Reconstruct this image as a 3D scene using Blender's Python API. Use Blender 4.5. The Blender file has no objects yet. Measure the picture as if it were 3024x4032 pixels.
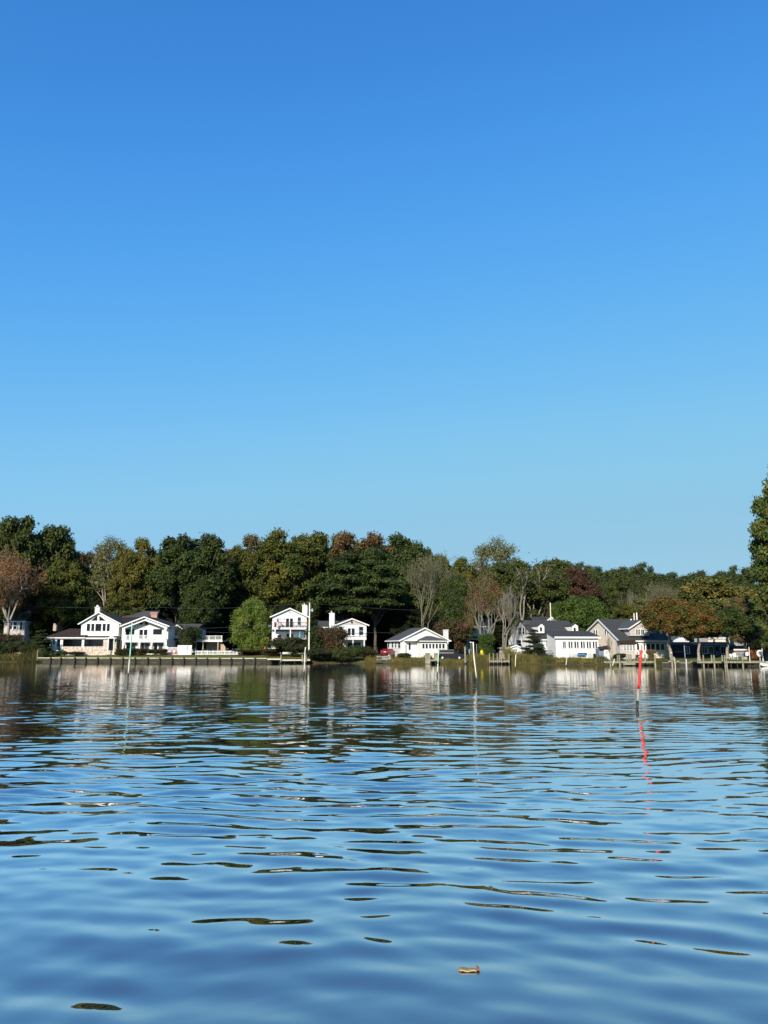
import bpy, math, random
import numpy as np
from mathutils import Vector

# ---------------------------------------------------------------- camera, world, sun
SC = bpy.context.scene
COL = SC.collection
CAM_H = 2.8
F = 3057.0
PITCH = math.atan(537.0 / F)
cam_d = bpy.data.cameras.new("camera")
cam = bpy.data.objects.new("camera", cam_d)
COL.objects.link(cam)
cam.location = (0, 0, CAM_H)
cam.rotation_euler = (math.pi / 2 + PITCH, 0, 0)
cam_d.sensor_fit = 'VERTICAL'
cam_d.sensor_height = 24.0
cam_d.lens = 24.0 * F / 4032.0
cam_d.clip_start = 0.1
cam_d.clip_end = 5000
SC.camera = cam

SUN_EL, SUN_AZ = 27.0, 20.0          # azimuth: degrees to the left of straight behind the camera
sdir = Vector((-math.sin(math.radians(SUN_AZ)) * math.cos(math.radians(SUN_EL)),
               -math.cos(math.radians(SUN_AZ)) * math.cos(math.radians(SUN_EL)),
               math.sin(math.radians(SUN_EL))))
W = bpy.data.worlds.new("World"); SC.world = W
W.use_nodes = True
wn = W.node_tree.nodes; wl = W.node_tree.links
wn.clear()
sky = wn.new('ShaderNodeTexSky'); sky.sky_type = 'NISHITA'; sky.sun_disc = False
sky.sun_elevation = math.radians(SUN_EL)
sky.sun_rotation = math.atan2(sdir.x, sdir.y)
sky.altitude = 0; sky.air_density = 1.0; sky.dust_density = 0.0; sky.ozone_density = 2.4
# camera-like colour response of the clear sky, channel by channel
sep = wn.new('ShaderNodeSeparateColor'); com = wn.new('ShaderNodeCombineColor')
wl.new(sky.outputs[0], sep.inputs[0])
RESP = [[(0, 0), (.073, .048), (.112, .089), (.176, .162), (.262, .242), (.387, .288), (1, .36)],
        [(0, 0), (.130, .238), (.197, .366), (.304, .491), (.436, .571), (.608, .575), (1, .60)],
        [(0, 0), (.244, .679), (.356, .85), (.514, .885), (.674, .845), (.826, .79), (1, .77)]]
for ch, pts in enumerate(RESP):
    m1 = wn.new('ShaderNodeMath'); m1.operation = 'MULTIPLY'; m1.inputs[1].default_value = 0.1
    fc_ = wn.new('ShaderNodeFloatCurve'); cu = fc_.mapping.curves[0]
    cu.points[0].location = pts[0]; cu.points[1].location = pts[-1]
    for p in pts[1:-1]: cu.points.new(*p)
    fc_.mapping.update()
    m3 = wn.new('ShaderNodeMath'); m3.operation = 'MULTIPLY'; m3.inputs[1].default_value = 10 / 1.189
    wl.new(sep.outputs[ch], m1.inputs[0]); wl.new(m1.outputs[0], fc_.inputs['Value']); wl.new(fc_.outputs[0], m3.inputs[0]); wl.new(m3.outputs[0], com.inputs[ch])
bg = wn.new('ShaderNodeBackground'); bg.inputs['Strength'].default_value = 0.1
wo = wn.new('ShaderNodeOutputWorld')
wl.new(com.outputs[0], bg.inputs[0]); wl.new(bg.outputs[0], wo.inputs[0])

sun_d = bpy.data.lights.new("sun", 'SUN'); sun_d.energy = 5.0; sun_d.angle = math.radians(0.5)
sun_d.color = (1.0, 0.93, 0.82)
sun = bpy.data.objects.new("sun", sun_d); COL.objects.link(sun)
sun.rotation_euler = (-sdir).to_track_quat('-Z', 'Y').to_euler()
sun.location = (0, 0, 60)
SC.view_settings.view_transform = 'Standard'; SC.view_settings.look = 'None'
SC.view_settings.exposure = 0.25; SC.view_settings.gamma = 1.0
SC.cycles.max_bounces = 5; SC.cycles.diffuse_bounces = 2; SC.cycles.glossy_bounces = 3
SC.cycles.transmission_bounces = 2; SC.cycles.transparent_max_bounces = 4
SC.cycles.caustics_reflective = False; SC.cycles.caustics_refractive = False

# ---------------------------------------------------------------- helpers
rng = np.random.default_rng(7)
random.seed(7)
CP, SP = math.cos(PITCH), math.sin(PITCH)

def ray(px, py):
    u = px - 1512.0; v = 2016.0 - py
    return (u, F * CP - v * SP, F * SP + v * CP)
def at(px, py, Y):
    r = ray(px, py); t = Y / r[1]
    return (r[0] * t, Y, CAM_H + r[2] * t)
def XX(px, Y, py=2560): return at(px, py, Y)[0]
def ZZ(py, Y, px=1512): return at(px, py, Y)[2]

SH = [(-500, 200), (-160, 176), (-80, 164), (-0.6, 149), (30, 137.5), (60.5, 124), (64, 117), (72, 100), (95, 78), (400, 60)]
def Ys(X): return float(np.interp(X, [p[0] for p in SH], [p[1] for p in SH]))
def smooth(t):
    t = np.clip(t, 0, 1); return t * t * (3 - 2 * t)
def gz(X, Y):
    """height of the land"""
    d = Y - np.interp(X, [p[0] for p in SH], [p[1] for p in SH])
    w = smooth((np.asarray(X) + 72.8) / 1.5) * (1 - smooth((np.asarray(X) + 17) / 6))    # 1 behind the bulkhead
    nat = 0.12 + 0.5 * smooth(d / 3.0) + 0.042 * np.minimum(np.maximum(d, 0), 26)
    bulk = 0.9 + 0.048 * np.minimum(np.maximum(d, 0), 26)
    land = nat * (1 - w) + bulk * w
    return np.where(d < 0, np.maximum(-1.2, -0.1 + d * 0.5), land)

def link(o, parent=None):
    COL.objects.link(o)
    if parent is not None: o.parent = parent
    return o
def tag(o, label=None, cat=None, group=None, kind=None):
    if label: o["label"] = label
    if cat: o["category"] = cat
    if group: o["group"] = group
    if kind: o["kind"] = kind
    return o
def thing(name, loc, label, cat, group=None, rz=0.0):
    o = bpy.data.objects.new(name, None); COL.objects.link(o)
    o.empty_display_size = 0.5
    o.location = loc; o.rotation_euler = (0, 0, rz)
    return tag(o, label, cat, group)
def copy_tree(o, parent=None):
    c = o.copy(); COL.objects.link(c)
    if parent is not None: c.parent = parent
    for ch in [q for q in o.children]: copy_tree(ch, c)
    return c

def wloc(o):
    v = Vector((0, 0, 0))
    while o is not None:
        v = v + o.location; o = o.parent
    return v

def np_mesh(name, verts, n=4, mat=None, smooth_=False):
    """mesh of loose n-gons; verts (k*n,3)"""
    me = bpy.data.meshes.new(name)
    nv = len(verts); nf = nv // n
    me.vertices.add(nv); me.vertices.foreach_set("co", np.asarray(verts, np.float32).ravel())
    me.loops.add(nv); me.loops.foreach_set("vertex_index", np.arange(nv, dtype=np.int32))
    me.polygons.add(nf)
    me.polygons.foreach_set("loop_start", np.arange(0, nv, n, dtype=np.int32))
    me.update(calc_edges=True)
    if mat: me.materials.append(mat)
    return me
def idx_mesh(name, verts, faces, mat=None, smooth_=False):
    """quads with shared vertices; faces (k,4) int"""
    me = bpy.data.meshes.new(name)
    faces = np.asarray(faces, np.int32)
    me.vertices.add(len(verts)); me.vertices.foreach_set("co", np.asarray(verts, np.float32).ravel())
    me.loops.add(faces.size); me.loops.foreach_set("vertex_index", faces.ravel())
    me.polygons.add(len(faces))
    me.polygons.foreach_set("loop_start", np.arange(0, faces.size, faces.shape[1], dtype=np.int32))
    if smooth_: me.polygons.foreach_set("use_smooth", np.ones(len(faces), bool))
    me.update(calc_edges=True)
    if mat: me.materials.append(mat)
    return me

class Frame:
    """local axes: a along the front, b backwards (away from the water), z up"""
    def __init__(s, ox=0.0, oy=0.0, ang=0.0):
        s.o = (ox, oy); s.ex = (math.cos(ang), math.sin(ang)); s.ey = (-math.sin(ang), math.cos(ang))
    def w(s, a, b, z): return (s.o[0] + a * s.ex[0] + b * s.ey[0], s.o[1] + a * s.ex[1] + b * s.ey[1], z)
    def pa(s, px, py, b=0.0):
        """pixel -> (a, z) on the local plane b = const"""
        r = ray(px, py)
        ox = s.o[0] + b * s.ey[0]; oy = s.o[1] + b * s.ey[1]
        # t*r = o + a*ex  -> solve in XY
        det = r[0] * (-s.ex[1]) + s.ex[0] * r[1]
        t = (ox * (-s.ex[1]) + s.ex[0] * oy) / det
        x, y = r[0] * t, r[1] * t
        return ((x - ox) * s.ex[0] + (y - oy) * s.ex[1], CAM_H + r[2] * t)
    def side(s, a=0.0):
        """frame whose front runs along this frame's left side (a=const): its own a axis points backwards"""
        f = Frame(); w = s.w(a, 0, 0)
        f.o = (w[0], w[1]); f.ex = s.ey; f.ey = s.ex
        return f
IDF = Frame()

class MB:
    def __init__(s, fr=None): s.v = []; s.f = []; s.fr = fr
    def add(s, vs, fs):
        n = len(s.v)
        for p in vs: s.v.append(s.fr.w(*p) if s.fr else tuple(p))
        s.f += [tuple(n + i for i in q) for q in fs]
        return s
    def box(s, x0, x1, y0, y1, z0, z1):
        return s.add([(x0, y0, z0), (x1, y0, z0), (x1, y1, z0), (x0, y1, z0), (x0, y0, z1), (x1, y0, z1), (x1, y1, z1), (x0, y1, z1)],
                     [(0, 3, 2, 1), (4, 5, 6, 7), (0, 1, 5, 4), (1, 2, 6, 5), (2, 3, 7, 6), (3, 0, 4, 7)])
    def prism_y(s, pts, y0, y1):
        n = len(pts)
        return s.add([(x, y0, z) for x, z in pts] + [(x, y1, z) for x, z in pts],
                     [tuple(range(n)), tuple(range(2 * n - 1, n - 1, -1))] + [(i, i + n, (i + 1) % n + n, (i + 1) % n) for i in range(n)])
    def prism_x(s, pts, x0, x1):
        n = len(pts)
        return s.add([(x0, y, z) for y, z in pts] + [(x1, y, z) for y, z in pts],
                     [tuple(range(n - 1, -1, -1)), tuple(range(n, 2 * n))] + [(i, (i + 1) % n, (i + 1) % n + n, i + n) for i in range(n)])
    def slab(s, p, q, r, t, th):
        """thick quad p q r t (local points), thickness th downwards"""
        d = lambda a: (a[0], a[1], a[2] - th)
        return s.add([p, q, r, t, d(p), d(q), d(r), d(t)],
                     [(0, 1, 2, 3), (7, 6, 5, 4), (0, 4, 5, 1), (1, 5, 6, 2), (2, 6, 7, 3), (3, 7, 4, 0)])
    def tube(s, pts, rad, n=6, cap=True):
        pts = [Vector(s.fr.w(*p)) if s.fr else Vector(p) for p in pts]
        if not isinstance(rad, (list, tuple)): rad = [rad] * len(pts)
        base = len(s.v)
        for i, p in enumerate(pts):
            d = (pts[min(i + 1, len(pts) - 1)] - pts[max(i - 1, 0)]).normalized()
            u = d.orthogonal().normalized() if abs(d.z) < .99 else Vector((1, 0, 0))
            if abs(d.z) < .99: u = d.cross(Vector((0, 0, 1))).normalized()
            w = d.cross(u).normalized()
            for k in range(n):
                a = 2 * math.pi * k / n
                s.v.append(tuple(p + (u * math.cos(a) + w * math.sin(a)) * rad[i]))
        for i in range(len(pts) - 1):
            for k in range(n):
                a = base + i * n + k; b = base + i * n + (k + 1) % n
                s.f.append((a, b, b + n, a + n))
        if cap:
            s.f.append(tuple(base + k for k in range(n - 1, -1, -1)))
            s.f.append(tuple(base + (len(pts) - 1) * n + k for k in range(n)))
        return s
    def lathe(s, cx, cy, prof, n=10):
        base = len(s.v)
        for r, z in prof:
            for k in range(n):
                a = 2 * math.pi * k / n
                p = (cx + r * math.cos(a), cy + r * math.sin(a), z)
                s.v.append(s.fr.w(*p) if s.fr else p)
        for i in range(len(prof) - 1):
            for k in range(n):
                a = base + i * n + k; b = base + i * n + (k + 1) % n
                s.f.append((a, b, b + n, a + n))
        s.f.append(tuple(base + k for k in range(n - 1, -1, -1)))
        s.f.append(tuple(base + (len(prof) - 1) * n + k for k in range(n)))
        return s
    def build(s, name, mat, parent=None, label=None, smooth_=False):
        if parent is None and s.v:
            xs = [p[0] for p in s.v]; ys = [p[1] for p in s.v]; zs = [p[2] for p in s.v]
            o = Vector(((min(xs) + max(xs)) / 2, (min(ys) + max(ys)) / 2, min(zs)))
            loc = o
        else:
            o = wloc(parent); loc = Vector((0, 0, 0))
        me = bpy.data.meshes.new(name)
        me.from_pydata([(p[0] - o.x, p[1] - o.y, p[2] - o.z) for p in s.v], [], s.f)
        me.materials.append(mat)
        if smooth_:
            for p in me.polygons: p.use_smooth = True
        ob = bpy.data.objects.new(name, me); ob.location = loc
        link(ob, parent)
        if label: ob["label"] = label
        return ob

# ---------------------------------------------------------------- materials
def mat(name, col, rough=0.7, col2=None, scale=1.0, detail=4, spec=0.3, bump=0.0, bscale=8.0, stretch=(1, 1, 1), metal=0.0, lo=0.35, hi=0.65):
    m = bpy.data.materials.new(name); m.use_nodes = True
    nt = m.node_tree; n = nt.nodes; l = nt.links
    b = n['Principled BSDF']
    b.inputs['Roughness'].default_value = rough; b.inputs['Metallic'].default_value = metal
    b.inputs['Specular IOR Level'].default_value = spec
    b.inputs['Base Color'].default_value = (*col, 1)
    tc = n.new('ShaderNodeTexCoord'); mp = n.new('ShaderNodeMapping'); mp.inputs['Scale'].default_value = stretch
    l.new(tc.outputs['Object'], mp.inputs[0])
    c2 = col2 if col2 else tuple(c * 0.82 for c in col)
    ns = n.new('ShaderNodeTexNoise'); ns.inputs['Scale'].default_value = scale; ns.inputs['Detail'].default_value = detail
    l.new(mp.outputs[0], ns.inputs['Vector'])
    r = n.new('ShaderNodeValToRGB'); r.color_ramp.elements[0].position = lo; r.color_ramp.elements[1].position = hi
    r.color_ramp.elements[0].color = (*c2, 1); r.color_ramp.elements[1].color = (*col, 1)
    l.new(ns.outputs['Fac'], r.inputs[0]); l.new(r.outputs[0], b.inputs['Base Color'])
    if bump:
        n2 = n.new('ShaderNodeTexNoise'); n2.inputs['Scale'].default_value = bscale; n2.inputs['Detail'].default_value = 5
        l.new(mp.outputs[0], n2.inputs['Vector'])
        bp = n.new('ShaderNodeBump'); bp.inputs['Strength'].default_value = bump
        l.new(n2.outputs['Fac'], bp.inputs['Height']); l.new(bp.outputs[0], b.inputs['Normal'])
    return m

def leafmat(name, c1, c2=None, c3=None, zred=None, thr=0.5, scale=0.35):
    """c1 main leaf colour, c2 colour of patches, c3 colour towards the crown's top (autumn tops)"""
    m = bpy.data.materials.new(name); m.use_nodes = True
    nt = m.node_tree; n = nt.nodes; l = nt.links
    b = n['Principled BSDF']; b.inputs['Roughness'].default_value = 0.6; b.inputs['Specular IOR Level'].default_value = 0.08
    tc = n.new('ShaderNodeTexCoord')
    ns = n.new('ShaderNodeTexNoise'); ns.inputs['Scale'].default_value = scale; ns.inputs['Detail'].default_value = 3
    l.new(tc.outputs['Object'], ns.inputs['Vector'])
    r = n.new('ShaderNodeValToRGB'); r.color_ramp.elements[0].position = thr - 0.08; r.color_ramp.elements[1].position = thr + 0.08
    r.color_ramp.elements[0].color = (*c1, 1); r.color_ramp.elements[1].color = (*(c2 or tuple(x * 1.25 for x in c1)), 1)
    l.new(ns.outputs['Fac'], r.inputs[0]); out = r.outputs[0]
    if c3:
        sx = n.new('ShaderNodeSeparateXYZ'); l.new(tc.outputs['Generated'], sx.inputs[0])
        ad = n.new('ShaderNodeMath'); ad.operation = 'MULTIPLY_ADD'; ad.inputs[1].default_value = 0.5
        l.new(ns.outputs['Fac'], ad.inputs[0]); l.new(sx.outputs['Z'], ad.inputs[2])
        mr = n.new('ShaderNodeMapRange'); mr.inputs['From Min'].default_value = zred; mr.inputs['From Max'].default_value = zred + 0.14
        l.new(ad.outputs[0], mr.inputs[0])
        mx = n.new('ShaderNodeMixRGB'); l.new(mr.outputs[0], mx.inputs[0]); l.new(out, mx.inputs[1]); mx.inputs[2].default_value = (*c3, 1)
        out = mx.outputs[0]
    g = n.new('ShaderNodeNewGeometry')
    mr2 = n.new('ShaderNodeMapRange'); mr2.inputs['To Min'].default_value = 0.6; mr2.inputs['To Max'].default_value = 1.5
    l.new(g.outputs['Random Per Island'], mr2.inputs[0])
    h = n.new('ShaderNodeHueSaturation'); l.new(out, h.inputs['Color']); l.new(mr2.outputs[0], h.inputs['Value'])
    l.new(h.outputs[0], b.inputs['Base Color'])
    return m

M = {}
M['white'] = mat('white_siding', (.80, .78, .72), .6, (.70, .68, .63), 1.2, bump=.05, bscale=3, stretch=(.3, .3, 6))
M['trim'] = mat('white_trim', (.82, .80, .75), .5, (.72, .70, .66), 2)
M['cream'] = mat('tan_siding', (.78, .66, .52), .7, (.72, .60, .47), 1.2, stretch=(.3, .3, 6))
M['grey_siding'] = mat('grey_siding', (.36, .33, .31), .7, (.30, .28, .26), 2)
M['pink'] = mat('pinkish_siding', (.56, .49, .44), .7, None, 2)
M['stone'] = mat('stone_wall', (.62, .52, .42), .8, (.40, .28, .22), 2.2, bump=.3, bscale=4, lo=.4, hi=.55)
M['brick'] = mat('brick', (.42, .20, .14), .8, (.50, .32, .24), 6, bump=.3)
M['whitebrick'] = mat('painted_brick', (.70, .67, .62), .8, (.5, .47, .43), 4, bump=.3)
M['roof_dark'] = mat('dark_shingles', (.066, .064, .060), .85, (.048, .047, .045), 3, bump=.3, bscale=20, spec=.1)
M['roof_grey'] = mat('grey_shingles', (.095, .092, .088), .8, (.07, .068, .065), 3, bump=.3, bscale=20, spec=.1)
M['roof_brown'] = mat('brown_shingles', (.055, .035, .030), .8, (.035, .024, .022), 3, bump=.3, bscale=20, spec=.1)
M['glass'] = mat('window_glass', (.010, .012, .017), .12, (.018, .020, .026), 1.5, spec=.2)
M['glass_teal'] = mat('teal_curtained_glass', (.16, .30, .28), .2, (.22, .38, .36), 1.5, spec=.5)
M['glass_grey'] = mat('screened_glass', (.045, .05, .055), .25, (.02, .022, .026), 2, spec=.5)
M['blind'] = mat('window_blind', (.55, .55, .52), .6, None, 3)
M['black'] = mat('black_paint', (.015, .014, .015), .4, None, 3)
M['dark'] = mat('painted_dark_interior', (.01, .01, .012), .9, None, 2)  # near-black that paints the unlit space behind openings
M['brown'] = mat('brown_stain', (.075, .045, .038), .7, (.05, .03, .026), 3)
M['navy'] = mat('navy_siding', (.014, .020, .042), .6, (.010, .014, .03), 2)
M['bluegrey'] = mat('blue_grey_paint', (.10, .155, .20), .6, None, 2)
M['slate'] = mat('grey_blue_siding_and_shade', (.18, .22, .27), .7, None, 2)  # siding colour; also carries painted shade on shadowed walls
M['wood'] = mat('weathered_wood', (.34, .32, .24), .85, (.20, .19, .15), 3, bump=.4, bscale=12, stretch=(1, 1, .3))
M['wood_pale'] = mat('pale_new_wood', (.66, .60, .44), .8, (.5, .46, .34), 3, bump=.2)
M['wood_green'] = mat('treated_wood', (.36, .33, .22), .85, (.18, .17, .11), 1.6, bump=.4, bscale=10, stretch=(1, 1, .5))
M['wood_dark'] = mat('wet_dark_wood', (.045, .038, .030), .7, (.02, .018, .015), 2, bump=.4)
M['fence_pink'] = mat('weathered_fence_boards', (.34, .27, .23), .85, (.24, .19, .165), 3, stretch=(3, 3, .5))
M['tan_wood'] = mat('tan_timber', (.50, .38, .26), .8, (.4, .3, .2), 3)
M['orange_wood'] = mat('orange_stained_wood', (.50, .26, .12), .7, None, 3)
M['bulk'] = mat('bulkhead_planks', (.085, .078, .045), .85, (.030, .030, .020), 1.4, bump=.5, bscale=3, stretch=(.6, .6, 3))
M['cap'] = mat('bulkhead_cap', (.58, .52, .36), .8, (.34, .30, .20), .8, lo=.3, hi=.6)
M['red'] = mat('red_paint', (.74, .060, .045), .5, (.50, .035, .03), 5, lo=.3, hi=.55)
M['redwood'] = mat('red_garden_paint', (.38, .05, .04), .6, None, 3)
M['green_pvc'] = mat('faded_green_paint', (.22, .60, .40), .5, (.45, .70, .55), 3)
M['pvc'] = mat('cream_pipe', (.80, .76, .58), .5, (.66, .62, .48), 3)
M['pole_grey'] = mat('bleached_timber', (.46, .40, .31), .8, (.26, .23, .19), 5)
M['algae'] = mat('wet_algae', (.022, .022, .018), .5, (.04, .038, .03), 6)
M['concrete'] = mat('concrete', (.42, .40, .36), .85, None, 2)
M['metal'] = mat('galvanised_metal', (.40, .41, .42), .45, None, 3, metal=.6)
M['teal'] = mat('teal_fabric', (.10, .35, .40), .7, None, 3)
M['yellow'] = mat('bright_yellow', (.85, .72, .02), .6, (.78, .62, .02), 2)
M['kayak'] = mat('blue_plastic', (.06, .20, .48), .45, None, 2)
M['salmon'] = mat('salmon_fabric', (.80, .20, .12), .7, None, 3)
M['carred'] = mat('car_red', (.20, .008, .010), .2, (.17, .008, .010), 1, spec=.6)
M['carblack'] = mat('car_black', (.008, .009, .013), .35, (.006, .007, .010), 1, spec=.2)
M['tyre'] = mat('rubber', (.02, .02, .02), .8)
M['lamp_white'] = mat('clear_lamp', (.8, .8, .78), .2)
M['lamp_red'] = mat('red_lamp', (.6, .03, .03), .2)
M['plate'] = mat('number_plate_white', (.8, .8, .8), .4)
M['bark'] = mat('bark', (.13, .105, .08), .9, (.07, .058, .045), 2, bump=.6, bscale=6, stretch=(1, 1, .4))
M['bark_pale'] = mat('pale_bark', (.40, .34, .26), .9, (.24, .20, .155), 1.2, bump=.4, bscale=6, stretch=(1, 1, .5))
M['twig'] = mat('grey_twigs', (.25, .225, .17), .9, (.16, .15, .115), 2)
M['twig_olive'] = mat('olive_twigs', (.17, .155, .105), .9, (.12, .11, .07), 1)
M['cyan_sign'] = mat('green_sign_paint', (.10, .40, .32), .5)
M['flag_red'] = mat('flag_red', (.55, .05, .06), .7); M['flag_blue'] = mat('flag_blue', (.03, .05, .2), .7)
M['skin'] = mat('skin', (.45, .28, .2), .6)
M['cloth_dark'] = mat('dark_clothing', (.02, .02, .028), .8)
M['cloth_jean'] = mat('denim', (.04, .06, .11), .8)

G1 = (.050, .070, .018); G2 = (.034, .052, .018); G3 = (.075, .092, .020)
L = {}
L['oak'] = leafmat('oak_leaves', (.034, .047, .014), (.050, .066, .016))
L['oakb'] = leafmat('dull_green_leaves', (.046, .057, .016), (.066, .074, .019))
L['olive'] = leafmat('olive_leaves', (.088, .086, .020), (.125, .104, .022), thr=.52)
L['pale'] = leafmat('pale_olive_leaves', (.105, .108, .040), (.135, .13, .05))
L['greentop'] = leafmat('green_leaves_yellow_tinge', (.058, .075, .016), (.098, .090, .016), thr=.5)
L['rusttop'] = leafmat('leaves_rust_top', (.052, .064, .018), (.072, .074, .020), (.100, .060, .024), .95)
L['redtip'] = leafmat('leaves_red_tips', (.054, .066, .016), (.080, .078, .018), (.095, .064, .032), 1.02)
L['maple'] = leafmat('dark_leaves_crimson', (.075, .030, .020), (.058, .038, .020), thr=.5)
L['redgreen'] = leafmat('half_turned_leaves', (.085, .080, .018), (.16, .050, .022), thr=.54, scale=.5)
L['cedar'] = leafmat('cedar_sprays', (.040, .058, .018), (.062, .084, .022))
L['pine'] = leafmat('pine_needles', (.050, .066, .018), (.070, .086, .022))
L['pined'] = leafmat('dark_pine_needles', (.040, .054, .016), (.055, .070, .020))
L['bamboo'] = leafmat('bamboo_leaves', (.095, .140, .022), (.135, .155, .030))
L['round'] = leafmat('fresh_green_leaves', (.042, .068, .014), (.062, .092, .018))
L['autumn'] = leafmat('orange_and_green_leaves', (.068, .070, .017), (.125, .066, .018), thr=.50, scale=.45)
L['yellowoak'] = leafmat('yellowing_leaves', (.085, .098, .026), (.16, .125, .030), thr=.52)
L['cypress'] = leafmat('rust_needles', (.20, .088, .032), (.14, .085, .034))
L['shrub'] = leafmat('dark_shrub_leaves', (.030, .046, .016), (.050, .046, .020))
L['shrubred'] = leafmat('brown_red_shrub_leaves', (.080, .045, .024), (.055, .055, .020), thr=.52, scale=.8)
L['near'] = leafmat('sweetgum_leaves', (.068, .094, .022), (.125, .118, .032), thr=.55, scale=.4)
L['orange'] = leafmat('orange_shrub_leaves', (.34, .15, .04), (.26, .06, .025), thr=.5, scale=1.2)
L['vine'] = leafmat('dry_brown_leaves', (.15, .095, .045), (.10, .09, .03))
L['deep'] = leafmat('deep_shade_leaves', (.018, .025, .010), (.026, .034, .012))  # leaf colour darkened to stand in for shade in the wood's gaps
L['grass'] = leafmat('marsh_grass_blades', (.20, .15, .045), (.12, .11, .035), scale=.5)
L['grassg'] = leafmat('green_marsh_blades', (.055, .065, .022), (.09, .08, .03), scale=.5)
# ---------------------------------------------------------------- ground
def lawn_material():
    m = bpy.data.materials.new('ground_cover'); m.use_nodes = True
    nt = m.node_tree; n = nt.nodes; l = nt.links; b = n['Principled BSDF']; b.inputs['Roughness'].default_value = .9
    b.inputs['Specular IOR Level'].default_value = .1
    at_ = n.new('ShaderNodeAttribute'); at_.attribute_name = 'lawn'
    tc = n.new('ShaderNodeTexCoord')
    ns = n.new('ShaderNodeTexNoise'); ns.inputs['Scale'].default_value = .6; ns.inputs['Detail'].default_value = 6
    l.new(tc.outputs['Object'], ns.inputs['Vector'])
    r1 = n.new('ShaderNodeValToRGB'); r1.color_ramp.elements[0].color = (.085, .10, .022, 1); r1.color_ramp.elements[1].color = (.16, .15, .04, 1)
    r1.color_ramp.elements[0].position = .35; r1.color_ramp.elements[1].position = .7
    r2 = n.new('ShaderNodeValToRGB'); r2.color_ramp.elements[0].color = (.03, .026, .016, 1); r2.color_ramp.elements[1].color = (.085, .065, .03, 1)
    l.new(ns.outputs['Fac'], r1.inputs[0]); l.new(ns.outputs['Fac'], r2.inputs[0])
    mx = n.new('ShaderNodeMixRGB'); l.new(at_.outputs['Fac'], mx.inputs[0]); l.new(r2.outputs[0], mx.inputs[1]); l.new(r1.outputs[0], mx.inputs[2])
    l.new(mx.outputs[0], b.inputs['Base Color'])
    return m
def make_ground():
    ds = np.array([-200, -60, -12, -2, -.02, .0, .25, .6, 1, 1.6, 2.4, 3.2, 4.5, 6, 8, 10, 13, 17, 22, 30, 45, 80, 160, 400, 1500, 3500.])
    xs = np.concatenate([np.linspace(-2500, -200, 10), np.linspace(-160, 130, 291), np.linspace(170, 2500, 10)])
    Xg, D = np.meshgrid(xs, ds)
    Yb = np.interp(Xg, [p[0] for p in SH], [p[1] for p in SH])
    Yg = Yb + D
    Zg = gz(Xg, Yg)
    Zg[ds == 0.0] = gz(Xg[ds == 0.0], Yg[ds == 0.0] + 1e-6)
    Zg += np.where(D > 1, (np.sin(Xg * 1.3) * np.cos(Yg * .9)) * .02, 0)
    v = np.stack([Xg, Yg, Zg], -1).reshape(-1, 3)
    R, C = Xg.shape
    i = np.arange((R - 1) * (C - 1)); r = i // (C - 1); c = i % (C - 1); a = r * C + c
    me = idx_mesh('ground', v, np.stack([a, a + 1, a + C + 1, a + C], -1), lawn_material())
    lw = np.clip(1 - (D.ravel() - 15) / 6, 0, 1) * np.clip(D.ravel() / .5, 0, 1) * np.clip((Xg.ravel() + 78) / 4, 0, 1)
    at_ = me.attributes.new('lawn', 'FLOAT', 'POINT'); at_.data.foreach_set('value', lw.astype(np.float32))
    o = bpy.data.objects.new('ground', me); COL.objects.link(o); tag(o, kind='structure')
make_ground()

# ---------------------------------------------------------------- water
def water_material():
    m = bpy.data.materials.new('river_water'); m.use_nodes = True
    nt = m.node_tree; n = nt.nodes; l = nt.links; n.clear()
    out = n.new('ShaderNodeOutputMaterial')
    gl = n.new('ShaderNodeBsdfGlossy'); gl.inputs['Roughness'].default_value = .015; gl.inputs['Color'].default_value = (.96, .94, .94, 1)
    df = n.new('ShaderNodeBsdfDiffuse'); df.inputs['Color'].default_value = (.048, .056, .060, 1)
    fr = n.new('ShaderNodeFresnel'); fr.inputs['IOR'].default_value = 1.34
    mr = n.new('ShaderNodeMapRange'); mr.inputs['From Min'].default_value = .02; mr.inputs['From Max'].default_value = .30
    mr.inputs['To Min'].default_value = WREF[0]; mr.inputs['To Max'].default_value = WREF[1]
    l.new(fr.outputs[0], mr.inputs[0])
    mx = n.new('ShaderNodeMixShader'); l.new(mr.outputs[0], mx.inputs[0]); l.new(df.outputs[0], mx.inputs[1]); l.new(gl.outputs[0], mx.inputs[2])
    l.new(mx.outputs[0], out.inputs[0])
    # fine ripples, stronger where the breeze touches
    tc = n.new('ShaderNodeTexCoord'); mp = n.new('ShaderNodeMapping'); mp.inputs['Scale'].default_value = (.9, 2.6, 1)
    l.new(tc.outputs['Object'], mp.inputs[0])
    n1 = n.new('ShaderNodeTexNoise'); n1.inputs['Scale'].default_value = 1.6; n1.inputs['Detail'].default_value = 3
    l.new(mp.outputs[0], n1.inputs['Vector'])
    at_ = n.new('ShaderNodeAttribute'); at_.attribute_name = 'ripple'
    bp = n.new('ShaderNodeBump'); bp.inputs['Distance'].default_value = 1.0
    mu = n.new('ShaderNodeMath'); mu.operation = 'MULTIPLY'; l.new(at_.outputs['Fac'], mu.inputs[0]); l.new(n1.outputs['Fac'], mu.inputs[1])
    bp.inputs['Strength'].default_value = 1.0
    l.new(mu.outputs[0], bp.inputs['Height'])
    for q in (gl, fr): l.new(bp.outputs[0], q.inputs['Normal'])
    return m
WREF = (0.19, 0.95)
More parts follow.
